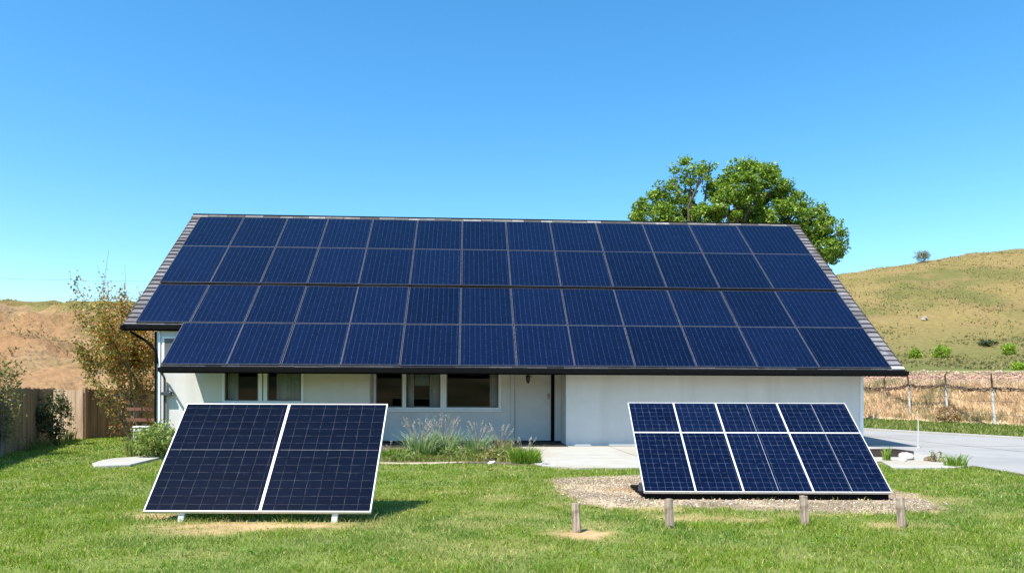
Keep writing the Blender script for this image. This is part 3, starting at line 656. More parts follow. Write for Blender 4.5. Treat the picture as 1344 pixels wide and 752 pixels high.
for (u0, u1, d0, bk) in ((UCUT - .03, UR + .03, 0, False), (UL - .03, UCUT - .031, DUP, False), (UL - .03, UR + .03, 0, True)):
    mb, y0, y1, z = eave(u0, u1, d0, bk); mb.build('fascia', M['black'], roof)
    mb = MB(); a, c = (y0, y1 - .032) if not bk else (y0 + .032, y1)
    mb.box(u0, u1, a, c, z - .215, z - .20); mb.box(u0, u1, a, a + .012, z - .20, z - .085); mb.box(u0, u1, c - .012, c, z - .20, z - .085)
    mb.box(u0, u0 + .01, a + .012, c - .012, z - .20, z - .085); mb.box(u1 - .01, u1, a + .012, c - .012, z - .20, z - .085)
    mb.build('gutter', M['black'], roof, bevel=.006)
t_gap = .4652 * SL
mb = MB(); mb.box(-11.72, 11.78, t_gap - .035, t_gap + .05, -.085, .03, fn=RF); mb.build('gap_shade_rail', M['black'], roof)  # black rail standing in for the shadow in the gap between panel rows
mb = MB(); mb.box(11.82, 12.2, .01, .12, -.045, -.02, fn=RF); mb.build('flashing', M['whitealu'], roof)

# windows
def window(op, panes, mull, SW=SW):
    u0, u1, z0, z1 = op; root = empty('window'); root.parent = house
    y0, y1 = SW - .035, SW + .1; fw = .075
    mb = MB()
    mb.box(u0, u0 + fw, y0, y1, z0, z1); mb.box(u1 - fw, u1, y0, y1, z0, z1)
    mb.box(u0 + fw, u1 - fw, y0, y1, z0, z0 + fw); mb.box(u0 + fw, u1 - fw, y0, y1, z1 - fw, z1)
    for (a, c) in mull: mb.box(a, c, y0 + .004, y1 - .004, z0 + fw, z1 - fw)
    mb.build('frame', M['trim'], root, bevel=.006)
    mb = MB(); mb.box(u0 - .06, u1 + .06, SW - .09, SW - .002, z0 - .07, z0 - .003); mb.build('sill', M['trim'], root, bevel=.006)
    for (a, c) in panes:
        sm = MB(); q = .035
        sm.box(a, a + q, y0 + .03, y1 - .02, z0 + fw, z1 - fw); sm.box(c - q, c, y0 + .03, y1 - .02, z0 + fw, z1 - fw)
        sm.box(a + q, c - q, y0 + .03, y1 - .02, z0 + fw, z0 + fw + q); sm.box(a + q, c - q, y0 + .03, y1 - .02, z1 - fw - q, z1 - fw)
        s_ = sm.build('sash', M['sash'], root)
        pm = MB(); pm.add([(a + q, SW + .03, z0 + fw + q), (c - q, SW + .03, z0 + fw + q), (c - q, SW + .03, z1 - fw - q), (a + q, SW + .03, z1 - fw - q)], [(0, 1, 2, 3)]); pm.build('pane', M['glass'], s_)
    return root
M['sash'] = pmat('sash_paint', (.10, .10, .10), (.16, .16, .16), 6, .5, .05, 60)
def curtain(root, u0, u1, z0, z1, y, amp=.03, mat='curtain'):
    mb = MB(); n = max(8, int((u1 - u0) / .03)); vs_ = []; fs = []
    for i in range(n + 1):
        u = u0 + (u1 - u0) * i / n; yy = y + amp * math.sin(i * 1.25 + math.sin(i * .37) * 2)
        vs_ += [(u, yy, z0), (u, yy, z1), (u, yy + .008, z1), (u, yy + .008, z0)]
    for i in range(n):
        for k in range(4): fs.append((i * 4 + k, i * 4 + (k + 1) % 4, i * 4 + 4 + (k + 1) % 4, i * 4 + 4 + k))
    mb.add(vs_, fs); mb.build('curtain', M[mat], root)
r1 = window(W1, [(-9.025, -7.98), (-7.70, -6.635)], [(-7.98, -7.86), (-7.82, -7.70)], SF)
curtain(r1, -8.98, -8.65, 1.4, 2.5, SF + .16); curtain(r1, -7.45, -6.7, 1.4, 2.5, SF + .16)
r2 = window(W2, [(-4.355, -3.49), (-3.37, -2.24), (-2.04, -.315)], [(-3.49, -3.37), (-2.24, -2.04)])
curtain(r2, -2.6, -2.27, 1.2, 2.6, SW + .17); curtain(r2, -3.33, -3.12, 1.2, 2.6, SW + .17); curtain(r2, -3.1, -2.62, 1.95, 2.6, SW + .2, .02, 'pane_reflection'); curtain(r2, -.6, -.34, 1.2, 2.6, SW + .17)  # grey-blue sheet behind the middle pane stands in for its bluish reflection
# upper gable-side window between the two eaves
uw = empty('window'); uw.parent = house
mb = MB(); mb.box(-10.95, -10.89, SF - .03, SF - .002, 2.6, 3.45); mb.box(-10.40, -10.34, SF - .03, SF - .002, 2.6, 3.45); mb.box(-10.89, -10.40, SF - .03, SF - .002, 3.39, 3.45); mb.build('frame', M['trim'], uw)
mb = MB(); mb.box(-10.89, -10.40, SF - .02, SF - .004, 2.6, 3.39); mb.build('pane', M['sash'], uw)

# door
door = empty('door'); door.parent = house
mb = MB(); mb.box(DR[0] + .06, DR[1] - .12, SW + .03, SW + .075, .13, DR[3] - .05); mb.build('door_leaf', M['doorpaint'], door, bevel=.004)
mb = MB(); mb.box(DR[0] - .09, DR[0] + .05, SW - .03, SW + .1, .12, DR[3]); mb.box(DR[0] - .09, DR[1] + .03, SW - .03, SW + .1, DR[3] + .001, DR[3] + .1); mb.build('frame', M['doorpaint'], door, bevel=.004)
mb = MB(); mb.box(DR[1] - .11, DR[1] - .005, SW - .03, SW + .1, .12, DR[3] - .002); mb.build('jamb', M['black'], door)
mb = MB(); mb.box(1.33, 1.40, SW + .005, SW + .03, 1.52, 1.70); mb.tube([(1.365, SW + .02, 1.62), (1.365, SW - .04, 1.62), (1.28, SW - .045, 1.615)], [.012, .012, .01], 8)
mb.build('handle', pmat('brass', (.36, .25, .15), (.45, .33, .2), 8, .35, 0), door)
mb = MB(); mb.box(DR[0] - .05, DR[1], SW - .35, SW - .035, .072, .105); mb.build('threshold', M['darkwood'], door)

# downspout on the left corner, with its box
mb = MB()
du = -10.86; mb.tube([(-10.28, -.05, 2.3), (-10.3, .12, 2.22), (du, SF - .14, 2.2), (du, SF - .07, 2.1), (du, SF - .07, 1.2), (du, SF - .07, .2), (du + .03, SF - .2, .12)], .035, 8)
mb.build('downspout', pmat('brown_pipe', (.045, .033, .032), (.075, .058, .056), 6, .5, .05, 40), house)
mb = MB(); mb.box(du - .09, du + .22, SF - .20, SF - .03, 1.6, 1.70); mb.tube([(du + .1, SF - .08, 1.70), (du + .1, SF - .08, 1.78), (du + .3, SF - .08, 1.64)], .018, 6)
mb.build('junction_box', M['alu'], house, bevel=.008)
# brace and bracket under the raised left eave
mb = MB(); mb.tube([(WL - .02, SF - .03, 2.6), (WL - .06, SF - .03, 3.0), (WL - .35, SF - .02, 3.3), (UL + .2, SF - .02, 3.6)], [.045, .05, .045, .04], 8); mb.box(WL - .08, WL - .035, SF - .08, SF + .1, .12, 3.6)
mb.build('brace', M['black'], house)

# lantern hanging at the door
ln = empty('lantern', HW(.62, 1.75, 2.13), (0, 0, PSI), 'small black lantern hanging under the eave in front of the front door', 'lantern')
mb = MB(); mb.lathe([(.02, .17), (.085, .13), (.095, .12), (.07, .11)], 8); mb.build('cap', M['black'], ln)
mb = MB()
for k in range(6):
    a = k * math.pi / 3; mb.tube([(.068 * math.cos(a), .068 * math.sin(a), .12), (.05 * math.cos(a), .05 * math.sin(a), -.04)], .009, 5)
mb.lathe([(.055, -.04), (.06, -.055), (.03, -.075), (.012, -.11), (.004, -.13)], 8); mb.build('cage', M['black'], ln)
mb = MB(); mb.lathe([(.04, -.035), (.056, .11)], 6); mb.build('lamp_glass', pmat('smoked_glass', (.06, .055, .05), (.1, .09, .08), 4, .15, 0, spec=.6), ln)
mb = MB(); mb.tube([(0, 0, .16), (0, 0, .3), (0, 0, .74)], .007, 5); mb.tube([(.02, 0, .17), (.07, 0, .19), (.12, 0, .16), (.115, 0, .1), (.08, 0, .09)], .008, 6); mb.build('hook', M['black'], ln)

# ------------------------------------------------------------------ roof solar panels, each one a thing
B = [-11.78, -10.1, -8.42, -6.85, -5.1, -3.35, -1.58, .14, 1.9, 3.75, 5.65, 7.55, 9.5, 11.8]
ORD = ['', 'first', 'second', 'third', 'fourth', 'fifth', 'sixth', 'seventh', 'eighth', 'ninth', 'tenth', 'eleventh', 'twelfth', 'thirteenth']
ROWS = [('top row under the ridge', .7298, .9721, .045, 0), ('second row from the ridge', .469, .7298, .045, 0), ('third row from the ridge', .2273, .4612, 0, 0), ('bottom row above the gutter', .003, .2273, 0, 1)]
def panel_parts(root, wd, ht, th, fw, cells, frame, uvoff=(0, 0)):
    mb = MB()
    mb.box(0, wd, 0, fw, -th, 0); mb.box(0, wd, ht - fw, ht, -th, 0); mb.box(0, fw, fw, ht - fw, -th, 0); mb.box(wd - fw, wd, fw, ht - fw, -th, 0)
    fr = mb.build('frame', frame, root)
    mb = MB(); a, b_, c, e = fw, wd - fw, fw, ht - fw; z = -.004
    p = [(a, c, -th + .006), (b_, c, -th + .006), (b_, e, -th + .006), (a, e, -th + .006), (a, c, z), (b_, c, z), (b_, e, z), (a, e, z)]
    fs = [(3, 2, 1, 0), (4, 5, 6, 7), (0, 1, 5, 4), (1, 2, 6, 5), (2, 3, 7, 6), (3, 0, 4, 7)]
    uq = [(a + uvoff[0], c + uvoff[1]), (b_ + uvoff[0], c + uvoff[1]), (b_ + uvoff[0], e + uvoff[1]), (a + uvoff[0], e + uvoff[1])]
    mb.add(p, fs, uvs=[uq] * 6); mb.build('cell_sheet', cells, root)
    return fr
for rname, t0, t1, lift, k0 in ROWS:
    cnt = 13 - k0
    for i in range(k0, 13):
        a, c = B[i] + .009, B[i + 1] - .009
        if k0 and i == k0: a = UCUT + .01
        d0, d1 = t0 * SL + .008, t1 * SL - .008
        ju, jd = random.uniform(-.008, .008), random.uniform(-.008, .008)
        org = HW(*RF(a + ju, d0 + jd, lift))
        k = i - k0 + 1
        lab = 'roof solar panel, ' + (ORD[k] + ' from the left in the ' if k <= 7 else (ORD[cnt - k + 1] + ' from the right in the ')) + rname
        if k == 1: lab = 'roof solar panel at the left end of the ' + rname
        if k == cnt: lab = 'roof solar panel at the right end of the ' + rname
        e = empty('solar_panel', org, (PITCH + random.uniform(-.003, .003), random.uniform(-.002, .002), PSI), lab, 'solar panel', 'solar panels on the roof')
        panel_parts(e, c - a, d1 - d0, .05, .019, M['roof_cells'], M['alu'], (random.random() * .1, random.random()))

# ------------------------------------------------------------------ ground arrays
def ground_array(x0, x1, y0, z0, y1, z1, label, cols, rows, cells, frame, fw, name='ground_solar_array'):
    sl = math.hypot(y1 - y0, z1 - z0); pit = math.atan2(z1 - z0, y1 - y0)
    root = empty(name, (x0, y0, 0), (0, 0, 0), label, 'solar array', 'ground mounted solar arrays on the lawn')
    tilt = empty('panel_bank', (0, 0, z0), (pit, 0, 0)); tilt.parent = root
    for i in range(len(cols) - 1):
        for j in range(len(rows) - 1):
            e = empty('solar_panel', (cols[i], rows[j] * sl, 0)); e.parent = tilt
            wd, ht = cols[i + 1] - cols[i] - .004, (rows[j + 1] - rows[j]) * sl - .004
            mb = MB(); th = .045
            mb.box(0, wd, 0, fw, -th, 0); mb.box(0, wd, ht - fw, ht, -th, 0); mb.box(0, fw, fw, ht - fw, -th, 0); mb.box(wd - fw, wd, fw, ht - fw, -th, 0)
            yield_frames.append((e, wd, ht, fw, th, mb))
    return root, tilt, sl, pit
yield_frames = []
def flush(cells, frame):
    """each panel is one part: its cell sheet; its frame hangs under it as a sub-part"""
    for e, wd, ht, fw, th, mb in yield_frames:
        loc = e.location.copy(); par = e.parent; bpy.data.objects.remove(e)
        s = MB(); a, b_, c, q = fw, wd - fw, fw, ht - fw; z = -.004
        p = [(a, c, -th + .006), (b_, c, -th + .006), (b_, q, -th + .006), (a, q, -th + .006), (a, c, z), (b_, c, z), (b_, q, z), (a, q, z)]
        uq = [(a, c), (b_, c), (b_, q), (a, q)]
        s.add(p, [(3, 2, 1, 0), (4, 5, 6, 7), (0, 1, 5, 4), (1, 2, 6, 5), (2, 3, 7, 6), (3, 0, 4, 7)], uvs=[uq] * 6)
        pn = s.build('solar_panel', cells, par); pn.location = loc
        mb.build('frame', frame, pn)
    yield_frames.clear()
root, tilt, sl, pit = ground_array(-4.615, -1.76, 9.25, .15, 10.5, 1.49, 'left ground array of two large dark panels in a white frame, standing on lawn', [0, 1.46, 2.855], [0, 1], None, None, .015)
# parts sit straight under the array: take the tilt into each part
def settle(tilt, root, z0, pit):
    for c in list(tilt.children):
        loc = Vector((c.location.x, c.location.y * math.cos(pit) - c.location.z * math.sin(pit), z0 + c.location.y * math.sin(pit) + c.location.z * math.cos(pit)))
        c.parent = root; c.location = loc; c.rotation_euler = (pit, 0, 0)
    bpy.data.objects.remove(tilt)
flush(M['array_cells'], M['whitealu'])
for (c0, c1) in ((.036, 1.43), (1.51, 2.815)):
    mb = MB(); mb.box(c0, c1, sl * .54 - .004, sl * .54 + .004, -.0035, -.001); mb.build('busbar', M['alu'], tilt)
settle(tilt, root, .15, pit)
def leg(root, x, y, z1, mat, wd=.07, lean=0):
    mb = MB(); p = [(x - wd / 2 - lean, y - .02, -.02), (x + wd / 2 - lean, y - .02, -.02), (x + wd / 2 - lean, y + .02, -.02), (x - wd / 2 - lean, y + .02, -.02), (x - wd / 2, y - .02, z1), (x + wd / 2, y - .02, z1), (x + wd / 2, y + .02, z1), (x - wd / 2, y + .02, z1)]
    mb.hexa(p); return mb.build('leg', mat, root, bevel=.004)
for x in (.47, 2.4): leg(root, x, .05, .145, M['whitealu'], .075, .02)
for x in (.47, 2.4): leg(root, x, 1.12, 1.19, M['alu'], .05)
for x in (.47, 2.4):
    mb = MB(); mb.tube([(x, .06, .10), (x, 1.12, .25)], .018, 6); mb.build('brace', M['alu'], root)
mb = MB(); mb.box(.1, 2.75, .08, .13, .13, .18); mb.build('rail', M['alu'], root)
mb = MB(); mb.box(.1, 2.75, 1.0, 1.05, 1.10, 1.15); mb.build('rail', M['alu'], root)

cw = [0, .82, 1.57, 2.15, 2.70, 3.27, 3.83]
root, tilt, sl, pit = ground_array(2.045, 5.87, 11.4, .14, 13.04, 1.5, 'right ground array of blue panels in two rows on gravel, black skirt below', [0, .80, 1.54, 2.62, 3.83], [0, .635, 1], None, None, .011)
flush(M['array_cells_blue'], M['whitealu'])
for xx in (2.08, 3.22):
    for (c0, c1) in ((.03, sl * .635 - .03), (sl * .635 + .03, sl - .03)):
        mb = MB(); mb.box(xx - .0035, xx + .0035, c0, c1, -.0035, -.0008); mb.build('cell_seam', M['seam'], tilt)
settle(tilt, root, .14, pit)
mb = MB(); mb.box(.03, 3.80, .06, .12, -.02, .135); mb.box(.03, 3.80, .30, 1.55, -.02, .06); mb.build('skirt', M['black'], root)
for x in (.42, 1.3, 2.55, 3.6): leg(root, x, 1.45, 1.27, M['black'], .05)
for x in (.42, 1.3, 2.55, 3.6):
    mb = MB(); mb.tube([(x, .1, .1), (x, 1.45, .3)], .02, 6); mb.build('brace', M['black'], root)
mb = MB(); mb.box(-.04, .01, .22, .3, .12, .24); mb.build('clamp', M['alu'], root)

# ------------------------------------------------------------------ stakes
SL_LAB = ['leftmost short wooden post, in a round bare patch of dry earth', 'short wooden post in front of the left side of the right array', 'short wooden post in front of the right half of the right array', 'rightmost short wooden post, by the right corner of the right array']
SH = [.345, .36, .38, .37]; SLEAN = [(-.02, .01), (-.022, 0), (-.02, .01), (-.03, .0)]
for (sx, sy), lab, hh, (lx, ly) in zip(STAKES, SL_LAB, SH, SLEAN):
    mb = MB(); n = 14; ring = []; lv = 7
    for i in range(lv):
        f = i / (lv - 1); z = -.06 + f * (hh + .06)
        for k in range(n):
            a = 2 * math.pi * k / n; r_ = .05 * (1.06 - .12 * f) * (1 + .09 * math.sin(3 * a + sx * 5) + .06 * math.sin(7 * a + sx * 9 + f * .6)) + random.uniform(-.0015, .0015)
            ring.append((r_ * math.cos(a) + lx * f, r_ * math.sin(a) + ly * f, z + (random.uniform(-.006, .006) if i == lv - 1 else 0)))
    fs = [(i * n + k, i * n + (k + 1) % n, (i + 1) * n + (k + 1) % n, (i + 1) * n + k) for i in range(lv - 1) for k in range(n)]
    ring.append((lx, ly, hh + .004)); fs += [((lv - 1) * n + k, (lv - 1) * n + (k + 1) % n, lv * n) for k in range(n)]
    mb.add(ring, fs); o = mb.build('wooden_post', M['stake']); o.location = (sx, sy, 0)
    tag(o, lab, 'post', 'short wooden posts in the lawn')

n = 2600; x = rng.uniform(-9, 9, n); y = rng.uniform(6, 16, n); k = lawn_ok(x, y) & (np.abs(x) < .74 * y + .5) & (fbm(x * 1.1 + 60, y * 1.1, 4) > .55); x, y = x[k], y[k]; n = len(x) * 5
P = np.stack([np.repeat(x, 5), np.repeat(y, 5), np.full(n, .035)], 1) + rng.normal(size=(n, 3)) * np.array([.03, .03, .008])
V, F, C = leaves(P, .03 * (.6 + .8 * rng.random(n)), np.array([.10, .20, .03]) * (.7 + .8 * rng.random((n, 1))), .8, 2.0)
tag(npmesh('lawn_clover', V, F, M['leaf'], C), 'patches of low round-leaved clover in the lawn', 'clover', kind='stuff')

# ------------------------------------------------------------------ fence at the left
def board_fence(name, A, B_, h, tint, label, cat, group, posts, bw=.14):
    A, B_ = Vector((*A, 0)), Vector((*B_, 0)); d = B_ - A; ln_ = d.length; ang = math.atan2(d.y, d.x)
    root = empty(name, A, (0, 0, ang), label, cat, group)
    mb = MB(); x = 0
    while x < ln_ - .03:
        x1 = min(x + bw * random.uniform(.85, 1.1), ln_); k = random.uniform(.7, 1.15); z1 = h + random.uniform(-.025, .02); j = random.uniform(-.008, .008)
        mb.box(x, x1 - .008, -.012 + j, .012 + j, -.03, z1, tuple(c * k for c in tint)); x = x1
    mb.build('board_panel', M['fence'], root)
    for z in (.35, h - .3):
        mb = MB(); mb.box(0, ln_, .022, .07, z - .05, z + .05, tuple(c * .8 for c in tint)); mb.build('rail', M['fence'], root)
    for p in posts:
        mb = MB(); mb.box(p * ln_ - .05, p * ln_ + .05, .07, .17, -.05, h + .04, tuple(c * .85 for c in tint)); mb.build('post', M['fence'], root)
    return root
board_fence('wooden_fence', FA0, FA1, 1.80, (.36, .24, .15), 'brown board fence along the left side of the lawn', 'fence', 'board fence sections', (0, .25, .5, .75, 1))
board_fence('wooden_gate', (-16.75, 26.78), (-15.5, 26.74), 1.80, (.64, .46, .31), 'pale wooden board gate facing the lawn between dark fence sections', 'gate', None, (.04, .96))
board_fence('wooden_fence', (-15.45, 26.75), (-14.55, 33.5), 1.82, (.30, .19, .11), 'orange brown board fence running back behind the autumn tree', 'fence', 'board fence sections', (0.02, .33, .66, .98))

# ------------------------------------------------------------------ plants
def plant(name, loc, label, cat, group=None): return empty(name, loc, (0, 0, 0), label, cat, group)
def mixcols(n, pal, wts, jit=.25):
    pal = np.array(pal); i = rng.choice(len(pal), n, p=np.array(wts) / sum(wts)); return pal[i] * (1 - jit + 2 * jit * rng.random((n, 1)))
def shrub(loc, rx, ry, rz, n, size, pal, wts, label, cat='shrub', name='shrub', group=None, stems=9, zc=None, bark='bark', squash=.35):
    """several stems from the ground, leaf clumps around their twigs"""
    root = plant(name, loc, label, cat, group); zc = rz if zc is None else zc
    mb = MB(); tips = []
    for i in range(stems):
        a = rng.random() * 6.28; q = .35 + .6 * rng.random(); zz = zc + rz * (rng.random() * 1.5 - .55)
        tip = np.array([rx * q * math.cos(a), ry * q * math.sin(a), max(zz, .12)]); tips.append(tip)
        mb.tube([(tip[0] * .08, tip[1] * .08, -.03), (tip[0] * .45 + rng.normal() * rx * .06, tip[1] * .45, tip[2] * .5), tuple(tip)], [.018 * rz + .006, .010 * rz + .004, .003], 5)
    mb.build('stems', M[bark], root)
    nc = max(14, n // 40); v = rng.normal(size=(nc, 3)); v /= np.linalg.norm(v, axis=1)[:, None]; v *= (.35 + .65 * rng.random((nc, 1)) ** .5)
    cen = v * np.array([rx, ry, rz]) + np.array([0, 0, zc]); cen = np.concatenate([cen, np.array(tips)])
    cs = rng.integers(0, len(cen), n); P = cen[cs] + rng.normal(size=(n, 3)) * np.array([rx, ry, rz]) * .17
    P[:, 2] = np.maximum(P[:, 2], .03)
    V, F, C = leaves(P, size * (.6 + .8 * rng.random(n)), mixcols(n, pal, wts), .5, .4)
    npmesh('foliage', V, F, M['leaf'], C, root)
    return root
GREEN = [(.06, .12, .02), (.11, .19, .035), (.20, .27, .06)]

SEED_T = 1
# autumn tree by the left corner of the house
def autumn_tree():
    loc = (-13.15, 25.7, 0); root = plant('autumn_tree', loc, 'small multi-stemmed tree with rusty and olive leaves by the left house corner', 'tree')
    mb = MB(); tips = []; pts_all = []
    def grow(p, d, ln_, r, lvl):
        pts = [p]; n = 4
        for i in range(n):
            d = (d + Vector((rng.normal(), rng.normal(), rng.normal() * .5)) * .13 + Vector((0, 0, .05))).normalized(); p = p + d * ln_ / n; pts.append(p)
        rr = [r * (1 - .55 * i / n) for i in range(n + 1)]
        mb.tube(pts, rr, 7 if r > .02 else 4, cap=False)
        pts_all.extend([(q, lvl) for q in pts[1:]])
        if lvl >= 3 or r < .005:
            tips.append((pts[-1], d)); return
        k = 3 if lvl < 2 else 3
        for j in range(k):
            a = rng.random() * 6.28; sp = .35 + .35 * rng.random()
            sd_ = d.orthogonal().normalized(); sd_.rotate(Matrix.Rotation(a, 3, d))
            nd = (d + sd_ * sp + Vector((0, 0, .12))).normalized(); q = pts[-1] if j < 2 else pts[2]
            grow(q, nd, ln_ * (.55 + .25 * rng.random()), rr[-1] * (.8 if j < 2 else .6), lvl + 1)
    for (ax, ay, ln_, r) in ((-.10, .05, 1.75, .085), (.35, .0, 1.45, .06), (-.48, .05, 1.5, .06), (.16, -.2, 1.6, .05), (-.75, -.05, 1.2, .04), (.55, .2, 1.15, .04), (-.28, .3, 1.5, .045), (.05, .25, 1.7, .05)):
        grow(Vector((ax * .12, ay * .12, -.05)), Vector((ax * .60 - .05, ay, 1.35)).normalized(), ln_ * 1.38, r * 1.2, 0)
    # long bare shoots
    for k in range(44):
        q, l_ = pts_all[rng.integers(len(pts_all))]
        if q.z < 2.4: continue
        dd = Vector((rng.normal() * .28 + .25 * np.sign(q.x), rng.normal() * .2, 1)).normalized(); L_ = .6 + 1.1 * rng.random()
        if q.z + L_ > 6.4: L_ = max(.2, 6.4 - q.z)
        if q.x > .2 and q.z > 2.6: continue
        e = q + dd * L_; mb.tube([q, q + dd * L_ * .5 + Vector((rng.normal() * .03, 0, 0)), e], [.008, .006, .003], 4)
        for z in range(7): pts_all.append((q + dd * L_ * rng.random(), 9))
    for (px, pz) in ((-1.55, 2.15), (-1.7, 2.7), (-1.35, 3.35)):
        mb.tube([(-.15, .0, 1.2), (px * .5, 0, pz * .75), (px * .8, 0, pz), (px * .8 - .1, .02, pz + .55)], [.022, .014, .008, .003], 5)
    mb.build('trunk', M['twig'], root)
    P = []; 
    for q, l_ in pts_all:
        if l_ == 0 and q.z < 1.0: continue
        m_ = 3 if l_ == 9 else (26 if l_ >= 2 else 4)
        m_ = int(m_ * (1.15 if q.z < 3.4 else .6))
        for k in range(m_): P.append(np.array(q) + rng.normal(size=3) * (.05 if l_ == 9 else .11))
    # low thicket round the foot
    for k in range(1100):
        a = rng.random() * 6.28; r_ = .25 + .75 * rng.random() ** .7; z = .35 + 1.75 * rng.random(); P.append(np.array([r_ * math.cos(a) * .95, r_ * math.sin(a) * .7, z + .12 * rng.normal()]))
    P = np.array(P); W_ = P + np.array(loc); u_, s_ = inv(W_[:, 0], W_[:, 1])
    P = P[~((u_ > WL - .1) & (s_ > SW - .2)) & ~((u_ > UL - .15) & (s_ > DUP * cp - .3) & (W_[:, 2] > ZE + s_ * RISE / RUN - .45))]
    n = len(P); x01 = np.clip((P[:, 0] + 1.2) / 2.4, 0, 1)
    pal = np.array([(.13, .17, .03), (.25, .24, .05), (.50, .27, .06), (.44, .16, .045), (.54, .42, .15), (.07, .042, .025)])
    wt = np.stack([1.5 - x01, 1.3 + 0 * x01, .7 + x01, .45 + x01 * 1.1, .6 + 0 * x01, .55 + .6 * (P[:, 2] < 1.6)], 1); wt = wt.cumsum(1) / wt.sum(1)[:, None]
    ci = (rng.random((n, 1)) > wt).sum(1); C = pal[np.clip(ci, 0, 5)] * (.7 + .6 * rng.random((n, 1)))
    V, F, C = leaves(P, .085 * (.6 + .8 * rng.random(n)), C, .6, .3)
    npmesh('crown', V, F, M['leaf'], C, root)
rng = np.random.default_rng(SEED_T); autumn_tree(); rng = np.random.default_rng(99)

# broad tree behind the house, from a map of its crown
def big_tree():
    Y0 = 48.0; bx = 14.4; root = plant('broadleaf_tree', (bx, Y0, 0), 'large green broadleaf tree rising behind the right end of the roof', 'tree')
    def P3(px, py, dy=0): Yq = Y0 + dy; return Vector(((px - 672) / 970 * Yq - bx, dy, HC + (520 - py) / 970 * Yq))
    limbs = [  # (target px, py, radius px of its leaf mass, dy, density)
        (905, 226, 17, 0, .75), (885, 232, 14, 1, .7), (922, 228, 14, -1, .7), (872, 246, 14, 0, .8), (930, 218, 9, 0, .5), (866, 262, 14, 0, 1), (846, 278, 15, -1, 1.1), (832, 284, 10, 1, .9), (870, 282, 18, -2, 1.2), (895, 276, 20, 1, 1.2), (900, 254, 12, 1, .75), (918, 284, 14, -1, 1.1),
        (944, 252, 16, 0, 1.1), (952, 236, 14, 1, 1), (966, 226, 13, -1, 1), (984, 222, 13, 1, 1), (972, 246, 20, -2, 1.3), (1000, 232, 14, -1, 1), (1010, 226, 10, 1, .8), (1018, 244, 17, 0, 1.2), (998, 256, 20, 2, 1.2), (950, 272, 20, -2, 1.3), (975, 280, 22, 1, 1.3), (1005, 280, 22, -1, 1.3),
        (1034, 262, 16, 1, 1.1), (1040, 282, 20, -1, 1.2), (1052, 266, 9, 0, .6), (1064, 282, 15, 1, 1), (1074, 274, 8, 0, .6), (1062, 304, 20, 0, 1.2), (1084, 296, 13, -1, 1), (1090, 312, 15, 1, 1), (1098, 326, 10, 0, .9), (1078, 326, 18, -1, 1.1), (1090, 338, 9, 0, .8), (1104, 304, 6, 0, .5), (1040, 310, 26, 2, 1.1), (990, 310, 30, 0, 1), (940, 305, 30, 1, 1), (880, 305, 28, 0, 1), (1060, 350, 24, 0, .9), (1000, 345, 30, 0, .8), (920, 340, 30, 0, .8), (850, 312, 18, 1, .9)]
    mb = MB(); hub = [P3(905, 330), P3(960, 330), P3(1020, 350)]
    fork = Vector((0, 0, 6.0))
    mb.tube([(0, 0, -.2), (.05, 0, 1.5), (-.05, .05, 3.5), fork], [.62, .45, .38, .36], 12)
    for h_ in hub: mb.tube([fork - Vector((0, 0, .3)), fork.lerp(h_, .5) + Vector((0, 0, .3)), h_], [.33, .25, .19], 9)
    Pn = []; Sz = []; Out = []
    for (px, py, rp, dy, dn) in limbs:
        c = P3(px, py, dy); r = rp / 970 * Y0
        h_ = min(hub, key=lambda q: (q - c).length)
        m_ = h_.lerp(c, .55) + Vector((rng.normal() * .25, rng.normal() * .25, .25)); mb.tube([h_, m_, c], [.13, .08, .035], 6)
        for k in range(5):
            e = c + Vector(rng.normal(size=3)).normalized() * r * .9; mb.tube([m_.lerp(c, .5), c.lerp(e, .45) + Vector((0, 0, .1)), e], [.035, .022, .008], 4)
        nsub = int(11 * dn * max(1, (rp / 14) ** 1.6))
        for k in range(nsub):
            v = Vector(rng.normal(size=3)).normalized(); q = c + v * r * (.45 + .6 * rng.random() ** .6); rr = (.2 + .34 * rng.random())
            nl = int(88 * dn); w_ = rng.normal(size=(nl, 3)); w_ /= np.linalg.norm(w_, axis=1)[:, None]
            Pn.append(np.array(q) + w_ * rr * (.5 + .6 * rng.random((nl, 1))) * np.array([1.15, 1.15, .75])); Out.append(w_ * .8)
    P = np.concatenate(Pn); O = np.concatenate(Out); n = len(P)
    C = mixcols(n, [(.065, .135, .013), (.14, .24, .025), (.235, .33, .035), (.32, .39, .055)], (1, 1.7, 1.3, .45), .25)
    V, F, C = leaves(P, .165 * (.6 + .8 * rng.random(n)), C, .7, .55, O)
    mb.build('trunk', M['bark'], root); npmesh('crown', V, F, M['leaf'], C, root)
big_tree()

# lone bush on the right ridge, shrubs at the hill foot
def at(px, Y, zf): x = (px - 672) / 970 * Y; return (x, Y, float(zf(np.array(x), np.array(Y))))
def onhill(px, py, zf, y0=50, y1=150):
    best = None
    for Yq in np.linspace(y0, y1, 400):
        x = (px - 672) / 970 * Yq; z = float(zf(np.array(x), np.array(Yq))); yy = 520 - (z - HC) / Yq * 970
        if best is None or abs(yy - py) < best[0]: best = (abs(yy - py), (x, Yq, z))
    return best[1]
p = at(1210, 146, right_z)
shrub((p[0], p[1], p[2] - .1), 1.45, 1.4, 1.2, 1500, .22, [(.22, .23, .15), (.30, .30, .2), (.16, .17, .10)], (1, 1, .7), 'lone grey-green round bush on the ridge of the right hill', 'bush', 'round_bush', zc=1.25)
SH_L = [(1201, 468, .62, 'small bright green shrub at the hill foot nearest the roof edge'), (1235, 468, .95, 'larger bright green shrub at the hill foot, right of a smaller one'), (1324, 463, .75, 'round green shrub on the lower hill near the picture right edge'), (1338, 486, .75, 'bright green shrub just above the rubble bank at right')]
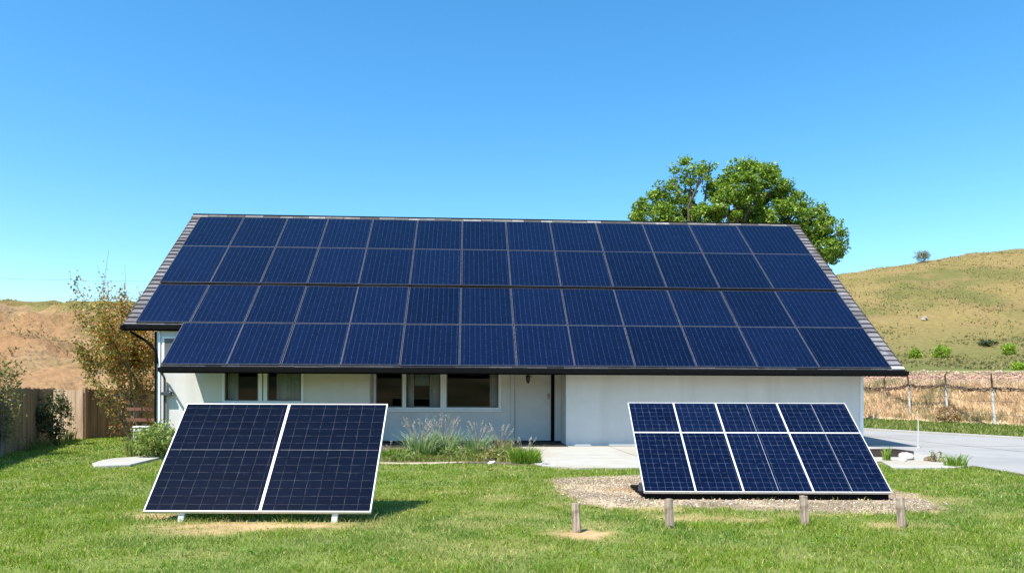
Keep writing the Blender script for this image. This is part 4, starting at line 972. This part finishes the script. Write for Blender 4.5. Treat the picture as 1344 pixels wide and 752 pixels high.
for px, py, r_, lab in SH_L:
    p = onhill(px, py, right_z, 52, 100)
    sc = p[1] / 85
    shrub((p[0], p[1], p[2] - .1), r_ * sc, r_ * sc, r_ * sc * .95, 1500, .2 * sc, [(.14, .25, .02), (.26, .38, .035), (.38, .48, .07)], (1, 1.5, 1), lab, 'shrub', 'green_shrub', 'shrubs at the foot of the right hill', zc=.75 * r_ * sc)
def rock(loc, r, label, cat='rock', name='boulder', mat='stone', group=None, sq=.7, smooth=False):
    me = bpy.data.meshes.new(name); import bmesh
    bm = bmesh.new(); bmesh.ops.create_icosphere(bm, subdivisions=3, radius=1)
    ph = rng.random(3) * 20
    for v in bm.verts:
        c = v.co.normalized(); k = 1 + .22 * math.sin(3.1 * c.x + ph[0]) * math.sin(2.7 * c.y + ph[1]) + .16 * math.sin(5.3 * c.z + 4 * c.x + ph[2]) + .05 * math.sin(11 * c.y + 7 * c.x + ph[0])
        v.co = Vector((c.x * r[0], c.y * r[1], c.z * r[2])) * k
        if v.co.z < -r[2] * .5: v.co.z = -r[2] * .5
    bm.to_mesh(me); bm.free(); o = link(name, me, M[mat]); o.location = loc; o.rotation_euler = (0, 0, rng.random() * 6)
    return tag(o, label, cat, group)
p = onhill(1213, 418, right_z, 60, 120); rock((p[0], p[1], p[2] + .1), (.5, .4, .36), 'pale boulder lying on the slope of the right hill', mat='tanrock')
# bits of rock and scrub on the lower right hill
for px, py, lab in ((1298, 452, 'dark low scrub clump on the lower right hill'),):
    p = onhill(px, py, right_z, 52, 110); shrub((p[0], p[1], p[2] - .05), 1.0, .7, .4, 500, .22, [(.05, .08, .03), (.1, .12, .05)], (1, 1), lab, 'shrub', 'low_shrub', zc=.3)
# reddish weed at the bank foot
p = (27.4, 46.5, 0); shrub(p, .75, .6, .55, 900, .12, [(.30, .15, .08), (.22, .2, .06), (.38, .26, .13)], (1, 1, 1), 'reddish brown weed clump at the foot of the bank', 'weed', 'weed_clump', zc=.5)
p = g(1255, 549); shrub((p[0] * .62, p[1] * .62, 0), .01, .01, .01, 10, .01, GREEN, (1, 1, 1), 'x') if False else None

# wire fence in front of the bank
wf = empty('wire_fence', (28, 46, 0), (0, 0, 0), 'post and wire fence with bent-topped pale posts along the dry bank', 'fence')
FP = [(1129, 55, 1.5), (1176, 549, 0), (1208, 550.5, 0), (1257, 553, 0), (1321, 556.5, 0)]
posts = [g(1140, 547), g(1176, 548.5), g(1208, 550.5), g(1258, 552.5), g(1321, 556.5), (30.6, 34), (33.2, 26)]
heads = []
for i, (x, y) in enumerate(posts):
    x -= .75; hh = [2.5, 2.35, 2.5, 2.45, 2.15, 2.2, 2.2][i]; r_ = y / 970
    mb = MB(); lx = -.12
    mb.tube([(x - 28 + .12, y - 46, -.1), (x - 28, y - 46, hh * .5), (x - 28 + lx * .5, y - 46, hh)], [.08, .068, .06], 8); po = mb.build('post', M['tube'], wf)
    mb = MB(); mb.tube([(x - 28 + lx * .5, y - 46, hh - .03), (x - 28 + lx * .8, y - 46, hh + .3), (x - 28 + lx * 1.6, y - 46.1, hh + .6), (x - 28 + lx * (.6 if i % 2 else 2.2), y - 46.2, hh + .85)], [.058, .055, .048, .03], 7); mb.build('bent_top', M['rust'], po)
    heads.append(Vector((x - 28 + lx * .5, y - 46, hh)))
for dz, rr, mt in ((-.02, .022, 'rust'), (-.75, .010, 'alu'), (-1.5, .010, 'alu')):
    mb = MB(); pts = []
    for i in range(len(heads) - 1):
        for k in range(5): f = k / 5; q = heads[i].lerp(heads[i + 1], f); pts.append(q + Vector((-.02, 0, dz - .12 * math.sin(math.pi * f))))
    mb.tube(pts + [heads[-1] + Vector((0, 0, dz))], rr, 6); mb.build('wire', M[mt], wf)
# creeper along the top wire
cr = empty('creeper', (28, 46, 0), (0, 0, 0), 'dark dry creeper twined along the top wire of the bank fence', 'creeper')
mb = MB()
for s_ in range(3):
    pts = []
    for i in range(5):
        for k in range(9):
            f = k / 9; q = heads[i].lerp(heads[i + 1], f); a = k * 1.4 + s_ * 2 + i
            pts.append(q + Vector((-.06 + .05 * math.cos(a), 0, -.05 - .12 * math.sin(math.pi * f) + .08 * math.sin(a) + .05 * rng.normal())))
    mb.tube(pts, .022, 5)
mb.build('vine_stems', M['bark'], cr)
P = []
for i in range(5):
    for k in range(140): f = rng.random(); q = heads[i].lerp(heads[i + 1], f); P.append(np.array(q) + np.array([-.08, 0, -.08 - .12 * math.sin(math.pi * f)]) + rng.normal(size=3) * np.array([.08, .2, .08]))
P = np.array(P); V, F, C = leaves(P, .14 * (.5 + rng.random(len(P))), mixcols(len(P), [(.14, .06, .04), (.08, .05, .035), (.3, .16, .1)], (1, 1, .6)), .5)
npmesh('dry_leaves', V, F, M['leaf'], C, cr)

# thin pale marker pole at the road edge
mk = empty('marker_pole', (12.75, 23.2, .02), (0, 0, 0), 'thin pale marker pole standing on the road at the house shadow tip', 'pole')
mb = MB(); mb.tube([(0, 0, 0), (0.005, 0, .6), (0, 0, .85), (-.01, 0, 1.0)], [.018, .016, .014, .011], 8); mb.build('pole', M['tube'], mk)
mb = MB(); mb.lathe([(.05, 0), (.05, .02), (.025, .035)], 10); mb.build('base', M['tube'], mk)

# power line far behind at left
mb = MB(); pts = []
for i in range(25):
    f = i / 24; pts.append((-62 + 52 * f, 66, HC + (161 - 8 * f) / 970 * 66 - .5 * math.sin(math.pi * f)))
mb.tube(pts, .009, 5); tag(mb.build('power_line', M['alu']), 'thin overhead power line crossing the sky at far left', 'cable')

# plants in the bed
def grass_clump(name, loc, n, h, spread, pal, wts, label, cat='ornamental grass', group=None, lean=.5, plumes=0, wd=.024, tips=None):
    root = plant(name, loc, label, cat, group)
    th = rng.random(n) * 6.28; rr = spread * .45 * rng.random(n) ** .7; P = np.stack([rr * np.cos(th), rr * np.sin(th), np.zeros(n)], 1)
    hh = h * (.35 + .75 * rng.random(n) ** .8)
    V, F, C = blades(P, hh, wd * (.6 + .8 * rng.random(n)), mixcols(n, pal if tips is None else FRESH, wts if tips is None else (1, 1, .6)), lean, None if tips is None else mixcols(n, tips, (1,) * len(tips)), th + rng.normal(size=n) * .7)
    npmesh('blades', V, F, M['grass'], C, root)
    if plumes:
        mb = MB()
        PP = []
        for k in range(plumes):
            a = rng.random() * 6.28; q = spread * (.15 + .4 * rng.random()); e = Vector((q * math.cos(a) * 1.3, q * math.sin(a) * .8, h * (1.0 + .35 * rng.random())))
            m_ = Vector((e.x * .4, e.y * .4, e.z * .6)); mb.tube([(e.x * .1, e.y * .1, 0), m_, e], [.005, .004, .003], 4)
            for j in range(30): f = rng.random(); PP.append(np.array(m_.lerp(e, .62 + .42 * f)) + rng.normal(size=3) * .010)
        mb.build('stalks', M['palebark'], root); PP = np.array(PP)
        V, F, C = leaves(PP, .04 * (.5 + rng.random(len(PP))), mixcols(len(PP), [(.46, .44, .36), (.36, .36, .30), (.55, .5, .40)], (1, 1, 1)), .3)
        npmesh('plumes', V, F, M['leaf'], C, root)
    return root
GREY = [(.34, .42, .26), (.52, .56, .44), (.18, .30, .06), (.66, .66, .57)]
FRESH = [(.11, .22, .02), (.19, .31, .04), (.30, .37, .08)]
def pc(px, py): p = g(px, py); return (p[0], p[1], .02)
GG = 'grass clumps in the planting bed'
grass_clump('ornamental_grass', pc(551, 603), 330, .80, .75, GREY, (1, 1.3, 1, .7), 'tall silvery grass clump with pale plumes, left in the bed under the window', group=GG, tips=GREY, plumes=22)
grass_clump('ornamental_grass', pc(584, 601), 300, .85, .7, GREY, (1, 1.3, .8, .8), 'tallest silvery grass clump with branching plumes below the middle pane', group=GG, tips=GREY, plumes=20)
grass_clump('ornamental_grass', pc(627, 601), 240, .74, .65, GREY, (1, 1, 1.3, .5), 'medium grey-green grass clump with a few upright seed heads', group=GG, tips=GREY, plumes=14)
grass_clump('ornamental_grass', pc(657, 600), 170, .64, .6, [(.3, .3, .16), (.4, .36, .2), (.2, .24, .06)], (1, 1, 1), 'thin straw-coloured grass clump with bent seed stalks', group=GG, plumes=14)
grass_clump('ornamental_grass', pc(689, 609), 330, .48, .75, FRESH, (1, 1.4, .8), 'fresh green grass clump at the right end of the bed by the patio', group=GG, plumes=7)
grass_clump('ornamental_grass', pc(515, 604), 170, .36, .7, FRESH, (1, 1, 1), 'low yellow-green grass clump beside the left array frame', group=GG, plumes=4)
for i, (px, py, lab) in enumerate(((600, 605, 'low leafy plant between the tall grass clumps'), (645, 606, 'low red-tinged plant right of the grey-green grass'), (667, 605, 'low yellow-green plant near the right end of the bed'), (533, 606, 'low leafy plant at the left foot of the silvery grass'))):
    shrub(pc(px, py), .42, .3, .17, 420, .065, [(.15, .22, .05), (.26, .29, .08), (.36, .22, .10) if i == 1 else (.2, .27, .07)], (1, 1, 1), lab, 'plant', 'bed_plant', 'low plants in the bed', zc=.15)
for px, py, r_, lab in ((646, 609, .09, 'small white stone in the bed edge below the window'), (716, 611, .12, 'white stone at the left corner of the patio'), (727, 612, .08, 'smaller white stone just right of the patio corner')):
    rock((*g(px, py), .03), (r_, r_ * .8, r_ * .6), lab, 'stone', 'white_stone')
ed = ribbon('bed_edging', [g(488, 609.5), g(530, 610), g(575, 609.5), g(612, 608)], .10, -.02, .045, pmat('tan_edging', (.46, .38, .25), (.6, .5, .35), 5, .9, .4, 40)); tag(ed, 'low tan edging strip along the front of the planting bed', 'edging')
# weedy green fill of the bed
n = 5200; x = rng.uniform(-4.6, .9, n); y = rng.uniform(17.3, 20.6, n); k = inpoly(x, y, BED) & (rng.random(n) < sstep(.25, .5, fbm(x * 2, y * 2))); x, y = x[k], y[k]; n = len(x)
V, F, C = blades(np.stack([x, y, np.full(n, .02)], 1), .08 + .16 * rng.random(n), .022, mixcols(n, [(.12, .19, .035), (.22, .26, .06), (.36, .30, .12)], (1, 1, .5)), .7)
tag(npmesh('bed_grass', V, F, M['grass'], C), 'weedy mixed grass filling the planting bed', 'grass', kind='stuff')

# corner bed at the left: slab edging, spiky tuft, leafy shrub
SP = [g(121, 613), g(133, 609), g(150, 606), g(172, 604.5), g(208, 601), g(214, 604), g(190, 610), g(172, 614.5), g(140, 616), g(124, 616.5)]
o = polyslab('stone_slab', ccw(SP), -.03, .07, M['concrete']); tag(o, 'flat pale slab edging the corner bed below the autumn tree', 'slab')
bv = o.modifiers.new('bevel', 'BEVEL'); bv.width = .02; bv.segments = 2
grass_clump('spiky_tuft', (-9.5, 18.75, .02), 170, .8, .5, [(.13, .2, .06), (.22, .29, .11), (.38, .25, .09)], (1, 1, .8), 'upright grey-green spiky tuft behind the pale slab', 'tuft', lean=.5, wd=.02)
shrub((-8.9, 18.55, 0), .58, .5, .42, 2600, .085, [(.14, .21, .035), (.25, .32, .07), (.36, .40, .13)], (1, 1.4, 1), 'light green leafy shrub at the left corner of the house', 'shrub', 'leafy_shrub', zc=.45, stems=16)
# fence plants
shrub((-14.55, 23.4, 0), .55, .4, .75, 1700, .10, [(.04, .06, .02), (.08, .10, .035), (.13, .15, .05)], (1, 1, .6), 'dark climbing shrub against the brown fence beside the gate', 'shrub', 'climbing_shrub', zc=.85)
shrub((-13.15, 19.0, 0), .6, .5, 1.0, 1700, .085, [(.15, .16, .05), (.26, .23, .07), (.33, .22, .09)], (1, 1, .6), 'sparse olive shrub with bare twigs at the left picture edge', 'shrub', 'twiggy_shrub', zc=1.35, stems=26, bark='palebark')
for i, (x, y) in enumerate(((-13.6, 21.0), (-14.2, 22.4), (-15.6, 26.0))):
    grass_clump('fence_weed', (x, y, 0), 70, .35 + .1 * i, .5, [(.12, .17, .04), (.22, .22, .07)], (1, 1), ['weed tuft at the fence foot nearest the picture edge', 'weed tuft halfway along the fence foot', 'weed tuft in the corner beside the pale gate'][i], 'weed', 'weeds at the fence foot')

# pale storage boxes half hidden behind the autumn tree
bx_ = empty('storage_box', (-12.5, 25.0, 0), (0, 0, .2), 'pale grey slatted storage box behind the autumn tree', 'box')
mb = MB(); mb.box(-.22, .22, -.25, .25, 0, .5); mb.build('body', M['trim'], bx_, bevel=.02)
mb = MB(); mb.box(-.24, .24, -.27, .27, .505, .56); mb.build('lid', M['trim'], bx_, bevel=.02)
pw = MB(); pw.tube([(-11.55, 24.2, 0), (-11.55, 24.2, 1.25)], .05, 8); pw.box(-12.6, -11.6, 24.18, 24.22, .75, .85); pw.box(-12.6, -11.6, 24.18, 24.22, 1.1, 1.2)
tag(pw.build('low_railing', pmat('red_brown_wood', (.13, .055, .035), (.22, .1, .06), 8, .8, .3, 30)), 'red-brown low timber railing behind the autumn tree', 'railing')

# clutter beside the road at the right end of the house
rock((9.95, 18.65, .08), (.2, .17, .13), 'white boulder in the border by the road, right of the array', 'boulder')
rock((9.6, 18.15, .05), (.09, .1, .08), 'small white stone beside the white boulder', 'stone')
rock((10.35, 18.3, .06), (.13, .1, .1), 'mossy brown stone right of the white boulder', 'stone', mat='soil')
grass_clump('weed_tuft', (10.15, 16.95, .0), 130, .38, .5, FRESH, (1, 1, 1), 'bright green weed tuft at the concrete edge by the road', 'weed')
grass_clump('weed_tuft', (9.3, 18.35, .0), 60, .42, .2, FRESH, (.3, 1, 1), 'pale lime weed tuft beside the right array corner', 'weed', lean=.2)
shrub((10.35, 18.0, 0), .2, .16, .15, 160, .06, [(.2, .22, .07), (.33, .27, .12)], (1, 1), 'small olive plant among the stones by the road', 'plant', 'border_plant', zc=.14)
pb = empty('planter', (9.75, 19.35, 0), (0, 0, .05), 'low dark timber planter beside the house end', 'planter')
mb = MB(); mb.box(-.75, .75, -.03, .0, 0, .2); mb.box(-.75, .75, .8, .83, 0, .2); mb.box(-.78, -.75, -.03, .83, 0, .2); mb.box(.75, .78, -.03, .83, 0, .2); mb.build('boards', M['darkwood'], pb)
mb = MB(); mb.box(-.745, .745, .005, .795, .0, .14); mb.build('earth', M['soil'], pb)
